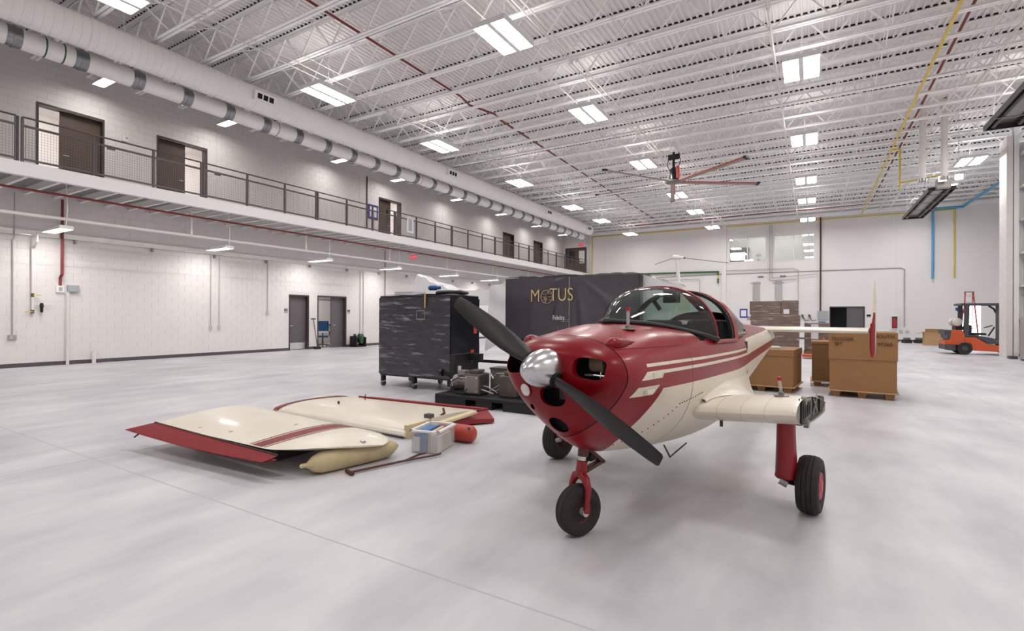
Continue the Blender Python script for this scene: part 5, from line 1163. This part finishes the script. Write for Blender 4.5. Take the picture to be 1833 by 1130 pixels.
# ------------------------------------------------------------------ cardboard boxes on pallets
def gaylord(loc, rz, W_, D_, H_, lid, lab, m_='cardboard', plet=.1):
    g = thing('cardboard_crate', lab, 'box', loc, rz, group='cardboard crates')
    MB().box(0, W_, 0, D_, plet, H_-.02).build('carton', m_, g, bevel=.006)
    MB().box(-.012, W_+.012, -.012, D_+.012, H_-lid, H_).build('lid', m_ if lid > .25 else 'cardboard', g, bevel=.006)
    MB().box(-.03, W_+.03, -.03, D_+.03, plet-.022, plet).build('pallet_board', 'cardboard_light', g)
    for x in (.1, W_/2, W_-.1):
        for y in (.08, D_/2, D_-.08):
            MB().rings([[(x-a, y-a*.8, z), (x+a, y-a*.8, z), (x+a, y+a*.8, z), (x-a, y+a*.8, z)] for a, z in ((.05, 0), (.075, plet-.022))], True).build('pallet_foot', 'wood', g)
    return g
B1 = gaylord((.28, 11.05, 0), math.radians(-4), 1.0, 1.15, 1.19, .5, 'large cardboard crate marked TEACHER SET, right of the tail', plet=.13)
text('TEACHER', 'handwriting', 'marker', B1, (.2, -.019, 1.06), .085, RX, sx=.95); text('SET', 'handwriting', 'marker', B1, (.14, -.019, .97), .085, RX, sx=.95)
text('SOUTH', 'handwriting', 'marker', B1, (.83, -.019, 1.12), .085, RX, sx=.95); text('9726B', 'handwriting', 'marker', B1, (.83, -.019, .98), .09, RX, sx=.95)
B2 = gaylord((-1.42, 11.1, 0), math.radians(-6), 1.12, 1.15, .83, .13, 'low cardboard crate with a shallow lid under the tailplane', plet=.12)
pp = thing('paper_packet', 'white paper packet lying on the low crate', 'packet', (-.75, 11.6, .835), .2); MB().box(-.2, .2, -.12, .12, 0, .02).build('sheet_pile', 'paper', pp); MB().box(-.12, .18, -.1, .1, .02, .03).build('top_sheet', 'white', pp)
B3 = gaylord((.0, 12.45, 0), 0, .78, .8, .95, .05, 'narrow dark cardboard crate between the low and the large crates', 'cardboard_dark', .12)
# film-wrapped pallets behind
wpz = thing('wrapped_pallet', 'film-wrapped brown pallet load standing tallest behind the tailplane', 'pallet load', (-2.15, 22.6, 0))
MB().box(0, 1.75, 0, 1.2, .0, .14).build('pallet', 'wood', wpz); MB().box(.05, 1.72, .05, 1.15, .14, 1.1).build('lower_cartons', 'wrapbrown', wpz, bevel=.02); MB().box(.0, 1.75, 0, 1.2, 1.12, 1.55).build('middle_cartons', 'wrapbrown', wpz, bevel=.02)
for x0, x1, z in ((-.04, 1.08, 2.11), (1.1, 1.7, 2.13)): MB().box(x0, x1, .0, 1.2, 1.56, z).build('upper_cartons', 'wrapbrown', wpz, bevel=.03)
MB().box(1.18, 1.38, -.025, -.02, 1.6, 1.78).build('packing_slip', 'paper', wpz)
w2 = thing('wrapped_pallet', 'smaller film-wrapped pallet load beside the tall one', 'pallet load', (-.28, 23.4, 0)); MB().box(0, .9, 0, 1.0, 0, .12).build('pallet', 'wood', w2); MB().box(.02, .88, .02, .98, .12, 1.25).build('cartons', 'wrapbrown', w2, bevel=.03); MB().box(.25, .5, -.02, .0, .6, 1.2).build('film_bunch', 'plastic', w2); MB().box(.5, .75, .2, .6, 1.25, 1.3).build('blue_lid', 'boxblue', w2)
w3 = thing('orange_pallet_jack', 'orange handled jack behind the narrow crate', 'pallet jack', (.05, 20.6, 0)); MB().box(-.35, .35, .0, .55, .06, .14).build('fork_body', 'orange', w3); MB().cyl((.25, .1, .1), (.3, -.05, .75), .03).build('handle', 'orange', w3); MB().cyl((.1, .05, .06), (.25, .05, .06), .06).build('wheel', 'black', w3)
ob_ = thing('open_carton', 'open cardboard carton on the floor left of the forklift', 'box', (5.2, 34.6, 0)); MB().box(0, .75, 0, .6, 0, .72).build('carton', 'cardboard_light', ob_)
fl1 = MB().box(-.0, .75, -.3, 0, -.006, .006).build('flap', 'cardboard_light', ob_); fl1.location = (0, 0, .72); fl1.rotation_euler = (math.radians(-35), 0, 0)
fl2 = MB().box(-.3, 0, 0, .6, -.006, .006).build('flap', 'cardboard_light', ob_); fl2.location = (0, 0, .72); fl2.rotation_euler = (0, math.radians(-25), 0)
for q, (x, y) in enumerate(((4.2, 37.4), (4.75, 37.0), (5.35, 37.2))):
    o = thing('foot_block', f'grey-brown equipment block on the floor by the far wall, {ORD[q]} from the left', 'block', (x, y, 0), .2*q, group='floor blocks'); MB().box(-.2, .2, -.2, .2, 0, .2).build('base', 'primer', o, bevel=.02); MB().box(-.14, .14, -.14, .14, .2, .32 if q else .24).build('top', 'ribgrey', o, bevel=.02)

# ------------------------------------------------------------------ forklift, facing right
FK = thing('forklift', 'orange and grey forklift half hidden by the block pier', 'forklift', (4.62, 26.6, 0))
D = 1.15
def side(P_, name, m_, y0=0, y1=D, bev=.02): return MB().prism(P_, lambda a, b: (a, y0, b), lambda a, b: (a, y1, b)).build(name, m_, FK, bevel=bev)
side([(.02, .17), (.36, .12), (.36, .34), (.02, .36)], 'bumper', 'forkgrey')
side([(.02, .36), (.62, .36), (.62, .72), (.56, .92), (.2, .92), (.16, .55), (.02, .5)], 'counterweight', 'orange')
side([(.01, .92), (.22, .92), (.18, .58), (.1, .58), (.08, .75), (.01, .75)], 'rear_lamp_guard', 'forkgrey', -.01, D+.01, .01)
side([(.86, .16), (1.6, .14), (1.75, .14), (1.75, .36), (1.3, .4), (.95, .66), (.62, .66), (.62, .46), (.8, .42)], 'side_panel', 'orange')
side([(.63, .66), (.95, .68), (1.3, .42), (1.72, .42), (1.8, .58), (2.3, .58), (2.3, .64), (1.55, .52), (1.45, .64), (.95, .74), (.7, .74)], 'cowl', 'forkgrey')
MB().box(.72, 1.3, .2, D-.2, .74, .82).build('seat', 'black', FK, bevel=.03); MB().box(.74, .88, .22, D-.22, .82, 1.12).build('seat_back', 'black', FK, bevel=.04)
for y in (.03, D-.1):
    MB().prism([(.6, .66), (.74, .66), (.77, 1.86), (.62, 1.9)], lambda a, b: (a, y, b), lambda a, b: (a, y+.07, b)).build('rear_pillar', 'forkgrey', FK)
    MB().tube([(1.55, y+.035, 1.86), (1.7, y+.035, 1.74), (1.95, y+.035, 1.2), (2.05, y+.035, .5)], .035, 8).build('front_pillar', 'forkgrey', FK, 40)
MB().box(.5, 2.3, .0, .06, 1.86, 1.94).box(.5, 2.3, D-.06, D, 1.86, 1.94).box(.5, .58, .06, D-.06, 1.86, 1.94).box(1.6, 1.68, .06, D-.06, 1.86, 1.94).build('overhead_guard', 'forkgrey', FK)
for q in range(6): MB().box(.58, 1.6, .15+q*.16, .18+q*.16, 1.88, 1.93).build('guard_bar', 'forkgrey', FK)
MB().lathe([(.02, -.02), (.12, .0), (.16, .05), (.16, .75), (.12, .8), (.02, .82)], (.44, .16, 1.22), (0, 1, 0), 24).build('gas_tank', 'tankwhite', FK, 40); MB().lathe([(.16, 0), (.166, .0), (.166, .05), (.16, .05)], (.44, .3, 1.22), (0, 1, 0), 24).build('tank_strap', 'black', FK); MB().box(.4, .62, .25, .9, .92, 1.06).build('tank_cradle', 'black', FK)
MB().cyl((.4, .1, 1.66), (.4, .1, 1.78), .045).build('beacon', 'blue_frame', FK); MB().bar((.4, .1, 1.66), (.6, .1, 1.62), .03, .03).build('beacon_arm', 'black', FK)
MB().tube([(1.42, .55, .7), (1.6, .55, 1.05)], .025, 8).build('steering_column', 'black', FK); MB().lathe([(.14, 0), (.155, .01), (.14, .02)], (1.42, .55, 1.05), (-.4, 0, 1), 24, caps=False).build('steering_wheel', 'black', FK)
MB().box(1.75, 2.1, .1, D-.1, .5, .95).build('dashboard', 'forkgrey', FK, bevel=.04)
for x, r in ((.62, .23), (2.02, .28)):
    for y in (-.02, D-.2):
        t_ = MB().lathe([(r*.55, 0), (r*.9, -.01), (r, .02), (r, .18), (r*.9, .21), (r*.55, .2)], (x, y, r), (0, 1, 0), 28).build('wheel', 'rubber', FK, 35); MB().lathe([(.02, -.02), (r*.3, -.02), (r*.5, .02), (r*.55, .03)], (x, y, r), (0, 1, 0), 20).build('wheel_rim', 'forkgrey', t_, 35)
for y in (.15, D-.25): MB().box(2.32, 2.46, y, y+.1, .05, 2.0).build('mast_rail', 'black', FK)
MB().box(2.36, 2.48, .25, D-.25, 1.85, 1.95).box(2.36, 2.48, .25, D-.25, .9, 1.0).build('mast_crossbar', 'black', FK)
MB().box(1.74, 1.82, .3, D-.12, .6, 1.86).build('mast_guard', 'forkgrey', FK); MB().bar((1.7, .1, 1.8), (2.25, .1, 1.2), .05, .12).bar((1.75, .1, .9), (2.25, .1, 1.7), .04, .08).build('tilt_strut', 'black', FK)
FK.scale = (1.03, 1.03, 1.06)
for y in (.25, .75): MB().box(2.5, 3.5, y, y+.12, .04, .08).build('fork', 'black', FK)
ld = thing('step_ladder', 'red-sided step ladder standing behind the forklift', 'ladder', (6.68, 33.0, 0))
for sg in (-1, 1):
    MB().bar((sg*.15, 0, 2.75), (sg*.3, -.45, 0), .05, .04).build('front_rail', 'ladder_red', ld); MB().bar((sg*.13, .03, 2.7), (sg*.26, .6, 0), .035, .03).build('rear_rail', 'ladder_red', ld)
for q in range(8):
    z = .32+q*.32; k_ = 1-z/2.75; MB().box(-.15-.15*k_, .15+.15*k_, -.45*k_-.05, -.45*k_+.04, z-.015, z+.015).build('step', 'grey_box', ld)
MB().box(-.18, .18, -.1, .1, 2.73, 2.78).build('top_cap', 'castgrey', ld)
# slim mast with whip arms behind the canopy
ms_ = thing('wind_mast', 'slim white leaning mast with two thin drooping arms behind the canopy', 'mast', (-2.76, 13.0, 0))
MB().tube([(.15, 0, .02), (-.1, 0, 2.2), (-.17, 0, 2.94)], [.055, .045, .04], 12).build('pole', 'fascia', ms_, 40); MB().lathe([(.02, -.13), (.06, -.1), (.065, .0), (.04, .1), (.02, .16)], (-.15, 0, 2.95), (1, 0, -.1), 16).build('head', 'fascia', ms_, 40)
MB().tube([(-.25, 0, 2.94), (-.72, 0, 2.80)], .008, 6).build('whip_arm', 'wire', ms_); MB().tube([(.0, 0, 2.93), (1.05, 0, 2.75)], .008, 6).build('whip_arm', 'wire', ms_); MB().cyl((-.02, 0, 2.935), (.03, 0, 2.93), .022).build('socket', 'black', ms_); MB().box(-.1, .4, -.25, .25, 0, .03).build('base_plate', 'fascia', ms_)

# small pieces belong to the part that carries them
def sub(child, host):
    hs = [o for o in AC.children if o.name.split('.')[0] == host]
    for c in [o for o in AC.children if o.name.split('.')[0] == child]:
        cc = sum((Vector(b) for b in c.bound_box), Vector())/8
        h = min(hs, key=lambda o: (sum((Vector(b) for b in o.bound_box), Vector())/8-cc).length)
        if h.location.length < 1e-6 and h.rotation_euler.x == 0 and h.rotation_euler.y == 0: c.parent = h
for a, b in (('main_hub', 'main_tire'), ('nose_hub', 'nose_tire'), ('axle_nut', 'nose_tire'), ('blade_cuff', 'propeller_blade'), ('gauge_tube', 'gauge_cap'), ('gauge_tip', 'gauge_cap'), ('skin_joint', 'wing_stub'), ('end_lip', 'wing_stub'), ('end_rib', 'wing_stub'), ('nose_rib', 'wing_stub'), ('rib_web', 'wing_stub'), ('front_spar', 'wing_stub'), ('spar_fitting', 'wing_stub'), ('rib_brace', 'wing_stub'), ('rear_bracket', 'wing_stub'), ('elevator_gap', 'tailplane'), ('fin_red_panel', 'tail_fin'), ('gear_bolt', 'gear_leg_fairing'), ('trailing_arm', 'gear_leg_fairing'), ('cowl_hinge', 'fuselage'), ('rivet_line', 'fuselage'), ('panel_seam', 'fuselage'), ('access_door', 'fuselage')): sub(a, b)
for o in list(AC.children):
    if o.name.startswith('lightening_hole'):
        h = min([q for q in AC.children if q.name.startswith('wing_stub')], key=lambda q: abs(q.bound_box[0][1]-o.location.y)+abs(q.bound_box[6][1]-o.location.y)); o.parent = h
